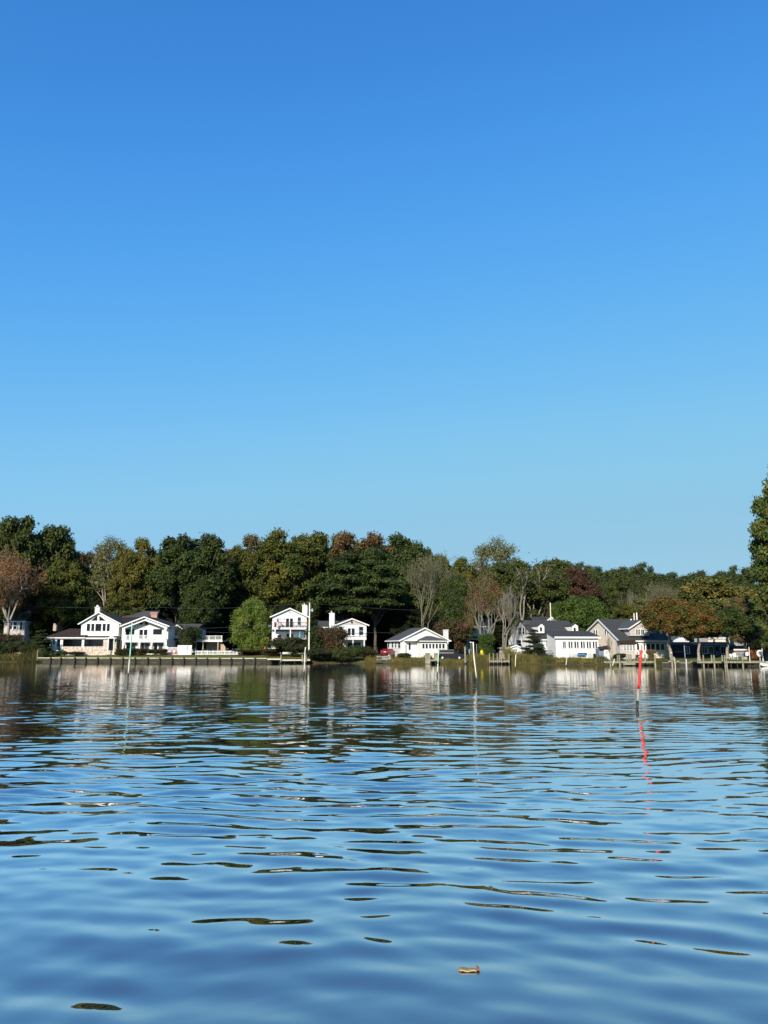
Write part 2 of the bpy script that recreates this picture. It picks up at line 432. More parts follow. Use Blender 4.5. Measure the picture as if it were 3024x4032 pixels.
def vnoise(x, y, seed):
    """smooth value noise in -1..1"""
    g = np.random.default_rng(seed).uniform(-1, 1, (256, 256))
    xi = np.floor(x).astype(int); yi = np.floor(y).astype(int); fx = smooth(x - xi); fy = smooth(y - yi)
    xi &= 255; yi &= 255; x1 = (xi + 1) & 255; y1 = (yi + 1) & 255
    return (g[xi, yi] * (1 - fx) + g[x1, yi] * fx) * (1 - fy) + (g[xi, y1] * (1 - fx) + g[x1, y1] * fx) * fy
def make_water():
    ys = [-60, -30, -10, 0, 1.5, 3]
    y = 4.2
    while y < 210:
        ys.append(y); y += min(max(.035, y * y / 3800.), .13 if y < 50 else (.22 if y < 75 else .4))
    ys = np.array(ys)
    NC = 620
    th = np.concatenate([np.linspace(-2.9, -.62, 26)[:-1], np.linspace(-.62, .62, NC), np.linspace(.62, 2.9, 26)[1:]])
    # columns fan out from the camera side so that the wave detail stays even in the distance
    yy = np.maximum(np.abs(ys), 6.0)[:, None]
    Xg = th[None, :] * (yy + 0.0)

    Yg = np.repeat(ys[:, None], len(th), 1)
    r = np.random.default_rng(11)
    h = np.zeros_like(Xg); hs_ = np.zeros_like(Xg)
    def waves(n, l0, l1, spread, mean, slope, seed):
        rr = np.random.default_rng(seed); z = np.zeros_like(Xg)
        for i in range(n):
            lam = math.exp(rr.uniform(math.log(l0), math.log(l1)))
            a = mean + rr.normal(0, spread); k = 2 * math.pi / lam
            kx, ky = k * math.sin(a), k * math.cos(a)
            # slow wandering of the phase keeps crests from being ruler-straight
            z += (slope * math.sqrt(2.0 / n) / k) * np.sin(kx * Xg + ky * Yg + rr.uniform(0, 6.28))
        return z
    X0_, Y0_ = Xg, Yg
    Yb = Yg + .75 * vnoise(Xg / 5.0 + 7, Yg / 6.5 + 2, 31) + .20 * vnoise(Xg / 1.9 + 70, Yg / 2.4 + 20, 32)   # bent crests
    env = 1 + .55 * vnoise(Xg / 6 + 50, Yg / 4 + 9, 5)
    Yg = Yb
    main = waves(24, .60, 1.0, .19, .03, 1.0, 21)
    mid = waves(26, .34, .60, .26, -.03, 1.0, 24)
    long_ = waves(12, 1.5, 3.2, .35, .12, 1.0, 22)
    short = waves(30, .18, .34, .35, -.05, 1.0, 23)
    Yg = Y0_
    near_ = waves(36, .38, 1.1, .75, .5, 1.0, 26)
    Ynoise = Yg + 4 * vnoise(Xg / 16 + 9, Yg / 14 + 3, 8)
    amain = np.interp(Ynoise, [0, 6, 9, 13, 20, 27, 31, 36, 44, 60, 72, 90, 220], [.018, .026, .050, .060, .062, .055, .038, .040, .034, .022, .006, .003, .002])
    anear = np.interp(Y0_, [0, 5, 9, 14, 22, 30], [.040, .040, .034, .020, .008, 0])
    amid = np.interp(Ynoise, [0, 6, 9, 13, 20, 27, 31, 36, 44, 60, 72, 90, 220], [.004, .007, .016, .030, .036, .036, .048, .036, .030, .022, .006, .003, .002])
    ashort = np.interp(Ynoise, [0, 9, 14, 24, 29, 31.5, 35, 40, 60, 72, 90, 220], [.002, .004, .009, .014, .018, .055, .022, .024, .026, .006, .002, .001])
    along = np.interp(Ynoise, [0, 12, 20, 60, 80, 220], [.032, .026, .018, .010, .003, .0015])
    Z = (main * amain + mid * amid) * env + short * ashort * (1 + .6 * vnoise(Xg / 4 + 5, Yg / 5, 6)) + long_ * along * np.interp(Y0_, [0, 8, 14], [.6, .7, 1]) + near_ * anear
    fade = np.clip((np.abs(Yg - 0) - 2) / 2, 0, 1)
    Z *= fade
    v = np.stack([Xg, Yg, Z], -1).reshape(-1, 3)
    R, C = Xg.shape
    i = np.arange((R - 1) * (C - 1)); rr = i // (C - 1); c = i % (C - 1); a = rr * C + c
    me = idx_mesh('water', v, np.stack([a, a + 1, a + C + 1, a + C], -1), water_material(), True)
    rip = np.interp(Ynoise.ravel(), [0, 12, 25, 32, 40, 62, 74, 95, 130, 220], [.0003, .0006, .0015, .004, .007, .014, .006, .0036, .003, .0025])
    at_ = me.attributes.new('ripple', 'FLOAT', 'POINT'); at_.data.foreach_set('value', rip.astype(np.float32))
    o = bpy.data.objects.new('water', me); COL.objects.link(o); tag(o, kind='structure')
make_water()

# ---------------------------------------------------------------- vegetation generators
def leaf_quads(cent, outw, per, rad, L0, W0, up=.4, jit=.9, r=None, flat=1.0, droop=0.0):
    """diamond leaves around clump centres"""
    n = len(cent) * per
    c = np.repeat(cent, per, 0) + r.normal(0, 1, (n, 3)) * np.array([rad, rad, rad * flat])
    nn = np.repeat(outw, per, 0) * .7 + np.array([0, 0, up]) + r.normal(0, jit, (n, 3)) * .6
    nn /= np.linalg.norm(nn, axis=1, keepdims=True) + 1e-9
    t = r.normal(0, 1, (n, 3)); t[:, 2] -= droop
    t -= nn * np.sum(t * nn, 1, keepdims=True); t /= np.linalg.norm(t, axis=1, keepdims=True) + 1e-9
    b = np.cross(nn, t)
    l = (L0 * r.uniform(.6, 1.3, (n, 1))); w = (W0 * r.uniform(.6, 1.3, (n, 1)))
    q = np.stack([c - t * l, c + b * w, c + t * l, c - b * w], 1)
    return q.reshape(-1, 3)

def sph(r, n):
    v = r.normal(0, 1, (n, 3)); return v / np.linalg.norm(v, axis=1, keepdims=True)

def tubes_mesh(name, segs, n, mat_):
    """segs: list of (p0,p1,r0,r1)"""
    P0 = np.array([s[0] for s in segs]); P1 = np.array([s[1] for s in segs])
    R0 = np.array([s[2] for s in segs])[:, None]; R1 = np.array([s[3] for s in segs])[:, None]
    d = P1 - P0; d /= np.linalg.norm(d, axis=1, keepdims=True) + 1e-9
    ref = np.where(np.abs(d[:, 2:3]) > .9, np.array([[1., 0, 0]]), np.array([[0, 0, 1.]]))
    u = np.cross(d, ref); u /= np.linalg.norm(u, axis=1, keepdims=True) + 1e-9
    w = np.cross(d, u)
    vs = []
    for k in range(n):
        a = 2 * math.pi * k / n; vs.append(P0 + (u * math.cos(a) + w * math.sin(a)) * R0)
    for k in range(n):
        a = 2 * math.pi * k / n; vs.append(P1 + (u * math.cos(a) + w * math.sin(a)) * R1)
    V = np.stack(vs, 1).reshape(-1, 3); S = len(segs)
    f = []
    base = np.arange(S) * 2 * n
    for k in range(n):
        k2 = (k + 1) % n
        f.append(np.stack([base + k, base + k2, base + n + k2, base + n + k], -1))
    return idx_mesh(name, V, np.concatenate(f), mat_, True)

def limb(segs, p, q, r0, r1, r, bend=.12, k=5):
    p = np.array(p, float); q = np.array(q, float); Ld = np.linalg.norm(q - p)
    prev = p; o = r.normal(0, 1, 3) * Ld * bend; o[2] = abs(o[2]) * .6
    for i in range(1, k + 1):
        t = i / k; c = p * (1 - t) + q * t + o * math.sin(math.pi * t) + r.normal(0, 1, 3) * Ld * .015
        segs.append((prev, c, r0 * (1 - (i - 1) / k) + r1 * (i - 1) / k, r0 * (1 - t) + r1 * t)); prev = c
    return prev

LV = {}
def make_kind(kind, seed, H=20., R=6., lobes=22, lobe_r=(.26, .42), z0=.28, per=13, clump_r=.34, dens=1.0, leaf=(.20, .14), flatl=.8, shape='round',
              trunk_r=.35, limbs=True, up=.4, droop=0.0, mat_='oak', bark='bark', forks=1, clump_flat=1.0):
    r = np.random.default_rng(seed)
    zc = H * (z0 + 1) / 2; hz = H * (1 - z0) / 2
    cs = []; n = 0
    while len(cs) < lobes and n < 4000:
        n += 1
        v = sph(r, 1)[0]; rr = r.uniform(.45, .80)
        if v[2] < -.55: continue
        if shape == 'cone':
            z = r.uniform(0, 1) ** 1.1; wr = (1 - z) * .78 + .06; a = r.uniform(0, 6.28); q = r.uniform(.5, 1.0) * wr
            p = np.array([math.cos(a) * q * R, math.sin(a) * q * R, H * (z0 + (1 - z0) * z * .93)])
        elif shape == 'column':
            z = r.uniform(0, 1); wr = .72 * math.sin(math.pi * min(1, .18 + z * .8)) ** .6; a = r.uniform(0, 6.28); q = r.uniform(.3, 1.0) * wr
            p = np.array([math.cos(a) * q * R, math.sin(a) * q * R, H * (z0 + (1 - z0) * z * .9)])
        elif shape == 'vase':
            z = r.uniform(.1, 1) ** .8; wr = .35 + .55 * math.sin(z * 1.9) ; a = r.uniform(0, 6.28); q = r.uniform(.4, .9) * wr
            p = np.array([math.cos(a) * q * R, math.sin(a) * q * R, H * (z0 + (1 - z0) * z * .86)])
        else:
            p = np.array([v[0] * rr * R, v[1] * rr * R, zc + v[2] * rr * hz * 1.02])
        if all(np.linalg.norm((p - c) * [1, 1, .8]) > R * (.28 if lobes < 46 else .22) for c, _ in cs) or n > 3000:
            cs.append((p, R * r.uniform(*lobe_r) * (.75 if shape == 'cone' else 1)))
    cent = []; outw = []
    for c, lr in cs:
        k = int(46 * dens * (lr / 1.8) ** 2 * 1.9)
        v = sph(r, k); v[:, 2] = np.where(v[:, 2] < -.35, -v[:, 2], v[:, 2])
        rad = lr * r.uniform(.72, 1.06, (k, 1))
        cent.append(c + v * rad * np.array([1, 1, flatl])); outw.append(v)
        k3 = k // 7; v = sph(r, k3); v[:, 2] = np.abs(v[:, 2]) * .8; cent.append(c + v * lr * r.uniform(1.08, 1.38, (k3, 1)) * np.array([1, 1, .95])); outw.append(v)
        k2 = k // 5
        v = sph(r, k2); cent.append(c + v * lr * r.uniform(.2, .7, (k2, 1)) * np.array([1, 1, flatl])); outw.append(v)
    cent = np.concatenate(cent); outw = np.concatenate(outw)
    verts = leaf_quads(cent, outw, per, clump_r, leaf[0], leaf[1], up, .9, r, clump_flat, droop)
    verts = verts[: (len(verts) // 4) * 4]
    crown = np_mesh(kind + '_crown', verts, 4, L[mat_])
    segs = []
    top = np.array([r.normal(0, .3), r.normal(0, .3), H * .62])
    if forks == 1:
        limb(segs, (0, 0, -.6), top, trunk_r, trunk_r * .35, r, .03, 8)
    else:
        zf = H * .16
        limb(segs, (0, 0, -.6), (0, 0, zf), trunk_r * 1.1, trunk_r * .9, r, .01, 4)
        for i in range(forks):
            a = i * 6.28 / forks + r.uniform(0, .5)
            limb(segs, (0, 0, zf), (math.cos(a) * R * .4, math.sin(a) * R * .4, H * .6), trunk_r * .7, trunk_r * .25, r, .10, 7)
    # root flare
    segs.append((np.array([0, 0, -.6]), np.array([0, 0, .7]), trunk_r * 1.7, trunk_r * 1.02))
    if limbs:
        for c, lr in cs:
            t = r.uniform(.35, .9); b = top * t + np.array([0, 0, 0]); b[2] = min(b[2], c[2] - .2)
            limb(segs, b, c, trunk_r * .32, .05, r, .08, 5)
            for j in range(3):
                v = sph(r, 1)[0]; limb(segs, c, c + v * lr * .9, .05, .015, r, .1, 2)
    tr = tubes_mesh(kind + '_trunk', segs, 6, M[bark])
    LV[kind] = (crown, tr, H, R)

def bare_kind(kind, seed, H=18., R=6., levels=5, stems=3, spread=.55, bark='twig', r0=.22, leaves=None, leafn=0, lift=.25, split=0.2, leafsize=(.16, .11), leaf_r=.35):
    r = np.random.default_rng(seed); thick = []; thin = []; tips = []
    def grow(p, d, ln, rad, lv):
        q = p.copy(); dd = d.copy(); nseg = 3
        for i in range(nseg):
            dd = dd + r.normal(0, .10, 3) + np.array([0, 0, .05 * lift]); dd /= np.linalg.norm(dd)
            q2 = q + dd * ln / nseg; ra = rad * (1 - .3 * i / nseg); rb = rad * (1 - .3 * (i + 1) / nseg)
            (thick if rad > .05 else thin).append((q, q2, ra, rb)); q = q2
            if lv >= 2 and i < nseg - 1 and r.uniform() < .75:
                side(q, dd, ln * .62, rb * .5, lv + 1)
        if lv < levels:
            for k in range(2 if r.uniform() < .6 else 3): side(q, dd, ln * r.uniform(.62, .82), rad * .62, lv + 1)
        else: tips.append(q)
    def side(q, dd, ln, rad, lv):
        if lv > levels: tips.append(q); return
        v = r.normal(0, 1, 3); v[2] = v[2] * .6 + lift; v /= np.linalg.norm(v)
        nd = dd * .8 + v * spread; nd /= np.linalg.norm(nd)
        grow(q, nd, ln, max(rad, .012), lv)
    for s in range(stems):
        a = 6.28 * s / stems + r.uniform(0, .6)
        d = np.array([math.cos(a) * split, math.sin(a) * split, 1.]); d /= np.linalg.norm(d)
        grow(np.array([math.cos(a) * .2, math.sin(a) * .2, -.5]), d, H * .30, r0, 0)
    allp = np.array([s[1] for s in thick + thin]); sc = H / allp[:, 2].max()
    rr = np.percentile(np.hypot(allp[:, 0], allp[:, 1]), 97); sx = R / rr
    S = np.array([sx, sx, sc])
    segs = [(a * S, b * S, c, d) for a, b, c, d in thick]; tw = [(a * S, b * S, max(c, .016), max(d, .012)) for a, b, c, d in thin]
    tr = tubes_mesh(kind + '_trunk', segs, 6, M[bark])
    crown = tubes_mesh(kind + '_twigs', tw, 3, M[bark])
    lf = None
    if leaves:
        t = np.array(tips) * S; t = t[r.permutation(len(t))[:leafn]]
        lf = np_mesh(kind + '_leaves', leaf_quads(t, sph(r, len(t)), 6, leaf_r, leafsize[0], leafsize[1], .3, .9, r), 4, L[leaves])
    LV[kind] = (crown, tr, H, R, lf)

make_kind('oak', 101, 20, 6.5, 62, (.13, .26), .07, 12, .30, 1.15, (.24, .16), mat_='oak')
make_kind('oak2', 102, 20, 6.0, 54, (.13, .27), .10, 12, .30, 1.1, (.24, .16), mat_='oak', forks=3)
make_kind('broad', 103, 20, 6.5, 66, (.11, .24), .04, 12, .28, 1.15, (.22, .13), mat_='greentop', up=.2)
make_kind('broad2', 104, 20, 6.0, 60, (.12, .25), .04, 12, .28, 1.15, (.22, .13), shape='vase', mat_='greentop', up=.2)
make_kind('sparse', 105, 20, 6.0, 24, (.18, .28), .30, 9, .40, .75, (.17, .11), mat_='pale', bark='bark_pale', forks=3)
make_kind('cedar', 106, 20, 6.0, 60, (.16, .26), .08, 16, .42, 1.3, (.30, .10), .45, mat_='cedar', up=.9, droop=.6, clump_flat=.35)
make_kind('pine', 107, 20, 3.6, 30, (.22, .36), .20, 12, .26, 1.0, (.28, .10), .6, 'column', .22, mat_='pine', up=.6)
make_kind('pine2', 108, 20, 3.8, 28, (.22, .38), .15, 12, .26, 1.0, (.28, .10), .6, 'column', .22, mat_='pined', up=.6)
make_kind('spruce', 109, 8, 2.6, 48, (.16, .28), .05, 16, .22, 3.0, (.20, .06), .4, 'cone', .12, mat_='cedar', up=.8, clump_flat=.4)
make_kind('bamboo', 110, 10, 4.2, 40, (.18, .30), .02, 15, .26, 1.6, (.26, .045), 1.2, 'column', .08, mat_='bamboo', up=.1, droop=1.2, forks=5)
make_kind('fill', 120, 20, 6.5, 44, (.24, .36), -.22, 13, .40, .9, (.24, .16), mat_='oak')
make_kind('round', 121, 12, 6.0, 44, (.20, .32), .02, 13, .28, 1.3, (.22, .13), mat_='round')
make_kind('shade', 122, 12, 6.0, 56, (.15, .27), .27, 13, .28, 1.4, (.22, .13), trunk_r=.42, bark='bark_pale', mat_='autumn', limbs=False)
make_kind('bush', 111, 4, 2.6, 20, (.26, .40), .05, 13, .20, 2.4, (.12, .085), .9, trunk_r=.07, mat_='shrub')
make_kind('bush2', 112, 4, 2.6, 22, (.20, .34), .02, 12, .24, 2.4, (.13, .07), .9, 'vase', .07, mat_='shrubred', forks=4)
make_kind('near', 113, 24, 9.0, 110, (.07, .14), .06, 13, .30, 2.2, (.20, .14), .9, trunk_r=.4, mat_='near')
bare_kind('baretree', 201, 18, 6.0, 5, 3, .55, 'twig', .24, lift=.4)
bare_kind('twiggy', 202, 18, 6.0, 5, 4, .40, 'twig_olive', .18, 'pale', 700, lift=.5, leafsize=(.12, .07))
bare_kind('redbare', 203, 18, 6.5, 5, 3, .50, 'twig', .22, 'redgreen', 560, lift=.3, leafsize=(.20, .13), leaf_r=.5)
bare_kind('cypress', 204, 18, 8.0, 6, 2, .75, 'bark_pale', .30, 'cypress', 3600, lift=.0, split=.1, leafsize=(.20, .07), leaf_r=.34)
bare_kind('smallbare', 205, 6, 2.2, 4, 3, .55, 'bark_pale', .07)
bare_kind('paleforks', 206, 18, 6., 4, 2, .5, 'bark_pale', .34, 'oakb', 600, lift=.5, split=.22, leafsize=(.22, .16), leaf_r=.9)

def tree(kind, px, top, wpx, Y, lm, label, cat='tree', group=None, base=None, name=None, rz=None, rgn=random):
    """px centre, top pixel row, width in pixels, distance"""
    X = XX(px, Y); zb = float(gz(X, Y)) if base is None else base
    h = ZZ(top, Y) - zb; w = wpx * Y / 3104.
    d = LV[kind]; H, R = d[2], d[3]
    nm = name or {'pine': 'pine_tree', 'pine2': 'pine_tree', 'cedar': 'cedar_tree', 'spruce': 'spruce_tree', 'bush': 'shrub', 'bush2': 'shrub', 'bamboo': 'bamboo_clump',
                  'cypress': 'cypress_tree', 'baretree': 'bare_tree', 'twiggy': 'bare_tree', 'smallbare': 'bare_tree'}.get(kind, 'tree')
    o = thing(nm, (X, Y, zb), label, cat, group, rgn.uniform(0, 6.28) if rz is None else rz)
    sz = h / (H * .985); sx = w / 2 / (R * .93)
    o.scale = (sx, sx, sz)
    t = bpy.data.objects.new('trunk', d[1]); link(t, o)
    c = bpy.data.objects.new('crown', d[0]); link(c, o)
    if len(d) == 5:
        c.name = 'twigs'
        if d[4]:
            lf = bpy.data.objects.new('leaves', d[4]); link(lf, o)
            if lm: lf.material_slots[0].link = 'OBJECT'; lf.material_slots[0].material = L[lm]
    elif lm:
        c.material_slots[0].link = 'OBJECT'; c.material_slots[0].material = L[lm]
    return o
# ---------------------------------------------------------------- trees
TR = random.Random(5)
TREES = [
 # kind, px, top, width, Y, leaves, label
 ('oak', 20, 2012, 190, 205, 'oakb', 'tallest billowy dark oak at the left end of the tree line'),
 ('oak', 165, 2048, 190, 212, 'oakb', 'dark oak with a rounded double top, next to the tallest oak of the line'),
 ('broad', 248, 2108, 90, 222, 'oak', 'narrow dark tree between the double-topped oak and the dip in the tree line'),
 ('broad2', 322, 2140, 110, 232, 'redtip', 'reddish tree in the dip of the tree line left of the pale olive tree'),
 ('sparse', 415, 2104, 190, 212, 'pale', 'pale olive thin-leaved tree above the porch house, wispy at the top'),
 ('broad', 545, 2112, 170, 205, 'olive', 'yellow-olive tree with reddish tips directly above the grey back roof'),
 ('broad', 480, 2150, 130, 200, 'olive', 'yellow-olive tree hanging over the brown roof, in front of the pale olive tree'),
 ('oak', 685, 2094, 190, 200, 'oak', 'dark green oak behind the brick chimney, left half of the big pair'),
 ('oak2', 795, 2094, 200, 203, 'oak', 'dark green oak with a pale forked trunk, right half of the big pair'),
 ('broad2', 905, 2140, 130, 225, 'rusttop', 'dull green tree with a rusty left shoulder behind the bamboo clump'),
 ('broad', 985, 2098, 190, 215, 'redtip', 'olive tree with pinkish red tips above the bamboo clump'),
 ('broad2', 1140, 2058, 230, 208, 'greentop', 'tallest bright green tree, rising above the three-storey house'),
 ('broad', 1260, 2108, 120, 222, 'olive', 'olive tree in the notch between the bright green tree and the rust-topped tree'),
 ('broad', 1330, 2092, 150, 214, 'pale', 'grey-green tree leaning on the rust-topped tree'),
 ('broad2', 1425, 2074, 210, 212, 'rusttop', 'big green tree whose crown is rusty red at the top'),
 ('cedar', 1350, 2170, 260, 190, 'cedar', 'broad cedar with drooping sprays behind the white chimney of the two-storey house'),
 ('cedar', 1480, 2140, 220, 192, 'cedar', 'tall cedar with drooping sprays between the two-storey house and the bungalow'),
 ('oak', 1600, 2088, 190, 216, 'oak', 'dark oak with knobbly top behind the bungalow'),
 ('oak', 1700, 2140, 120, 222, 'oak', 'lower shoulder of dark foliage right of the knobbly oak'),
 ('broad', 1745, 2172, 130, 210, 'oakb', 'mid green tree filling the skyline over the bungalow chimney'),
 ('broad', 1825, 2182, 130, 215, 'greentop', 'mid green pointed tree between the bungalow chimney and the thin grey oak'),
 ('sparse', 1960, 2110, 240, 218, 'pale', 'thin grey-green oak whose top shows sky through its leaves'),
 ('oak', 1960, 2200, 190, 207, 'oakb', 'dull green tree under the thin grey oak'),
 ('broad2', 2080, 2186, 190, 200, 'oakb', 'green tree with upswept sprays above the gable of the dormer house'),
 ('broad', 2150, 2196, 130, 206, 'oak', 'darker green tree right of the upswept one'),
 ('oak', 2235, 2180, 150, 214, 'oakb', 'round-topped dark green tree beside the crimson maple'),
 ('broad', 2285, 2232, 160, 196, 'maple', 'crimson maple behind the right dormer'),
 ('broad', 2345, 2235, 110, 205, 'oak', 'dark green tree between the crimson maple and the pine wood'),
 ('cypress', 30, 2165, 330, 176, 'cypress', 'rust-coloured cypress with pale limbs at the left edge of the shore'),
 ('broad', 235, 2200, 170, 190, 'greentop', 'green tree with yellowish sprays left of the dark wood opening'),
 ('broad2', 110, 2290, 170, 192, 'rusttop', 'low brownish tree between the cypress and the porch wing'),
 ('oak2', 780, 2270, 130, 188, 'oak', 'smaller oak showing its pale forked trunk above the annex roof'),
 ('broad', 470, 2330, 140, 186, 'greentop', 'low yellow-green tree above the porch gable'),
 ('oakx', 0, 0, 0, 0, None, ''),
 ('twiggy', 1675, 2178, 220, 186, 'pale', 'wide olive twiggy tree, nearly leafless, behind the bungalow'),
 ('round', 1815, 2270, 150, 184, 'oak', 'glossy dark evergreen right of the twiggy tree'),
 ('round', 1800, 2360, 160, 178, 'oak', 'low dark evergreen right behind the bungalow chimney'),
 ('redbare', 1900, 2242, 190, 170, 'redgreen', 'thin tree with red and olive leaves left of the bare trees'),
 ('baretree', 1985, 2310, 180, 150, None, 'grey bare tree with wide limbs beside the plank fence'),
 ('redbare', 1930, 2290, 160, 153, 'redgreen', 'half-bare tree with a few red leaves beside the green shore shrub'),
 ('paleforks', 2085, 2240, 200, 182, 'oakb', 'pale forked trunk tree rising behind the gable of the dormer house'),
 ('broad2', 2140, 2262, 180, 186, 'oakb', 'grey-green tree right of the pale forked trunk'),
 ('round', 2300, 2354, 200, 172, 'round', 'round bright green tree behind the roof of the dormer house'),
 ('round', 2225, 2372, 120, 175, 'round', 'smaller round green tree left of the bright green one'),
 ('broad', 2470, 2370, 110, 178, 'greentop', 'low green tree behind the tan house ridge'),
 ('broad', 2530, 2345, 120, 182, 'pale', 'pale green tree behind the upper gable of the tan house'),
 ('baretree', 2480, 2310, 110, 188, None, 'brownish bare tree in front of the pine wood'),
 ('twiggy', 2615, 2292, 170, 180, 'pale', 'grey twiggy tree above the orange tree'),
 ('oak', 2800, 2262, 230, 176, 'yellowoak', 'big yellowing oak at the right, in front of the pine wood'),
 ('oak', 2920, 2290, 170, 180, 'yellowoak', 'second yellowing oak, partly hidden by the tall tree at the right edge'),
 ('shade', 2646, 2364, 205, 133.5, 'autumn', 'orange and green autumn tree on the shore beside the tan house'),
 ('shade', 2750, 2388, 170, 132, 'autumn', 'second orange and green tree, standing before the navy cottage'),
 ('shade', 2862, 2405, 190, 136.5, 'oak', 'dark green tree overhanging the navy cottage'),
 ('broad2', 2935, 2330, 120, 150, 'vine', 'brownish dry-leaved tree beside the right-edge tree'),
]
for k, px, top, w, Y, lm, lab in TREES:
    if k == 'oakx': continue
    tree(k, px, top - (8 if w > 150 else 0), w * (1.2 if k in ('oak', 'oak2', 'broad', 'broad2') else 1), Y, lm, lab, group='trees of the shore wood', rgn=TR)
# right-hand pine wood: rows of pines
def pine_top(px): return float(np.interp(px, [2240, 2300, 2360, 2420, 2480, 2560, 2640, 2700, 2800, 2900, 3024, 3120], [2190, 2205, 2215, 2228, 2216, 2212, 2226, 2230, 2226, 2218, 2214, 2214]))
for row, (Y, dy, st, lab) in enumerate([(262, 0, 40, 'dark green pine in the back row of the pine wood'), (238, 26, 44, 'green pine in the middle row of the pine wood'), (218, 52, 56, 'green pine in the front row of the pine wood')]):
    px = 2250 + row * 17
    while px < 3130:
        tree('pine' if TR.random() < .6 else 'pine2', px, pine_top(px) + dy + TR.uniform(-10, 22), TR.uniform(84, 120), Y + TR.uniform(-6, 6), TR.choice(['pine', 'pined', 'oakb']), lab, 'tree', 'pines of the right-hand wood', rgn=TR)
        px += st * TR.uniform(.75, 1.2)
# wood behind the front trees; lower rows have shade in their leaf colour
def sky_top(px): return float(np.interp(px, [-100, 0, 250, 330, 450, 900, 1050, 1250, 1450, 1600, 1850, 2000, 2200, 2400, 3100], [2030, 2040, 2150, 2200, 2180, 2180, 2130, 2160, 2120, 2150, 2230, 2220, 2240, 2280, 2290]))
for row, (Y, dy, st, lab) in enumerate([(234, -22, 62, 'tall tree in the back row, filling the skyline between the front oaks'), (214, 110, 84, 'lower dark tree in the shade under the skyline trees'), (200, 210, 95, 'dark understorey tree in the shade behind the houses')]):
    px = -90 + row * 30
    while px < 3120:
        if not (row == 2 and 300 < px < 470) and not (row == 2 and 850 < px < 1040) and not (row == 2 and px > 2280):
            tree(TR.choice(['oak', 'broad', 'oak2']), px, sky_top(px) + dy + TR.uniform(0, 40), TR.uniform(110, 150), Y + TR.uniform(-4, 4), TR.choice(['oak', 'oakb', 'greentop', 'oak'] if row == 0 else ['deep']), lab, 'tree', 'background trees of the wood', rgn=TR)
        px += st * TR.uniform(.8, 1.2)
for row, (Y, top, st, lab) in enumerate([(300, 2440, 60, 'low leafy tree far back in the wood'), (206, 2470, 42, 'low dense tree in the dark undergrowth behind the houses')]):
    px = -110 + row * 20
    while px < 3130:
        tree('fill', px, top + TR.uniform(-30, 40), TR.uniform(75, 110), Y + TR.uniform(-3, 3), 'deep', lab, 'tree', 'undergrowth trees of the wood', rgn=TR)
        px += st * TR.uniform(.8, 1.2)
tree('near', 3178, 1845, 370, 120, 'near', 'tall leafy tree cut by the right edge, twigs reaching over the water', group=None, rgn=TR, base=1.0)
tree('near', 3322, 1640, 520, 119, 'near', 'second tall leafy tree added mostly beyond the right edge for its reflection', group=None, rgn=TR, base=1.0)  # added, mostly out of view, to deepen the dark reflection on the water
tree('broad2', 3062, 2290, 170, 122, 'near', 'lower green crown under the tall tree at the right edge', group=None, rgn=TR, base=.4)

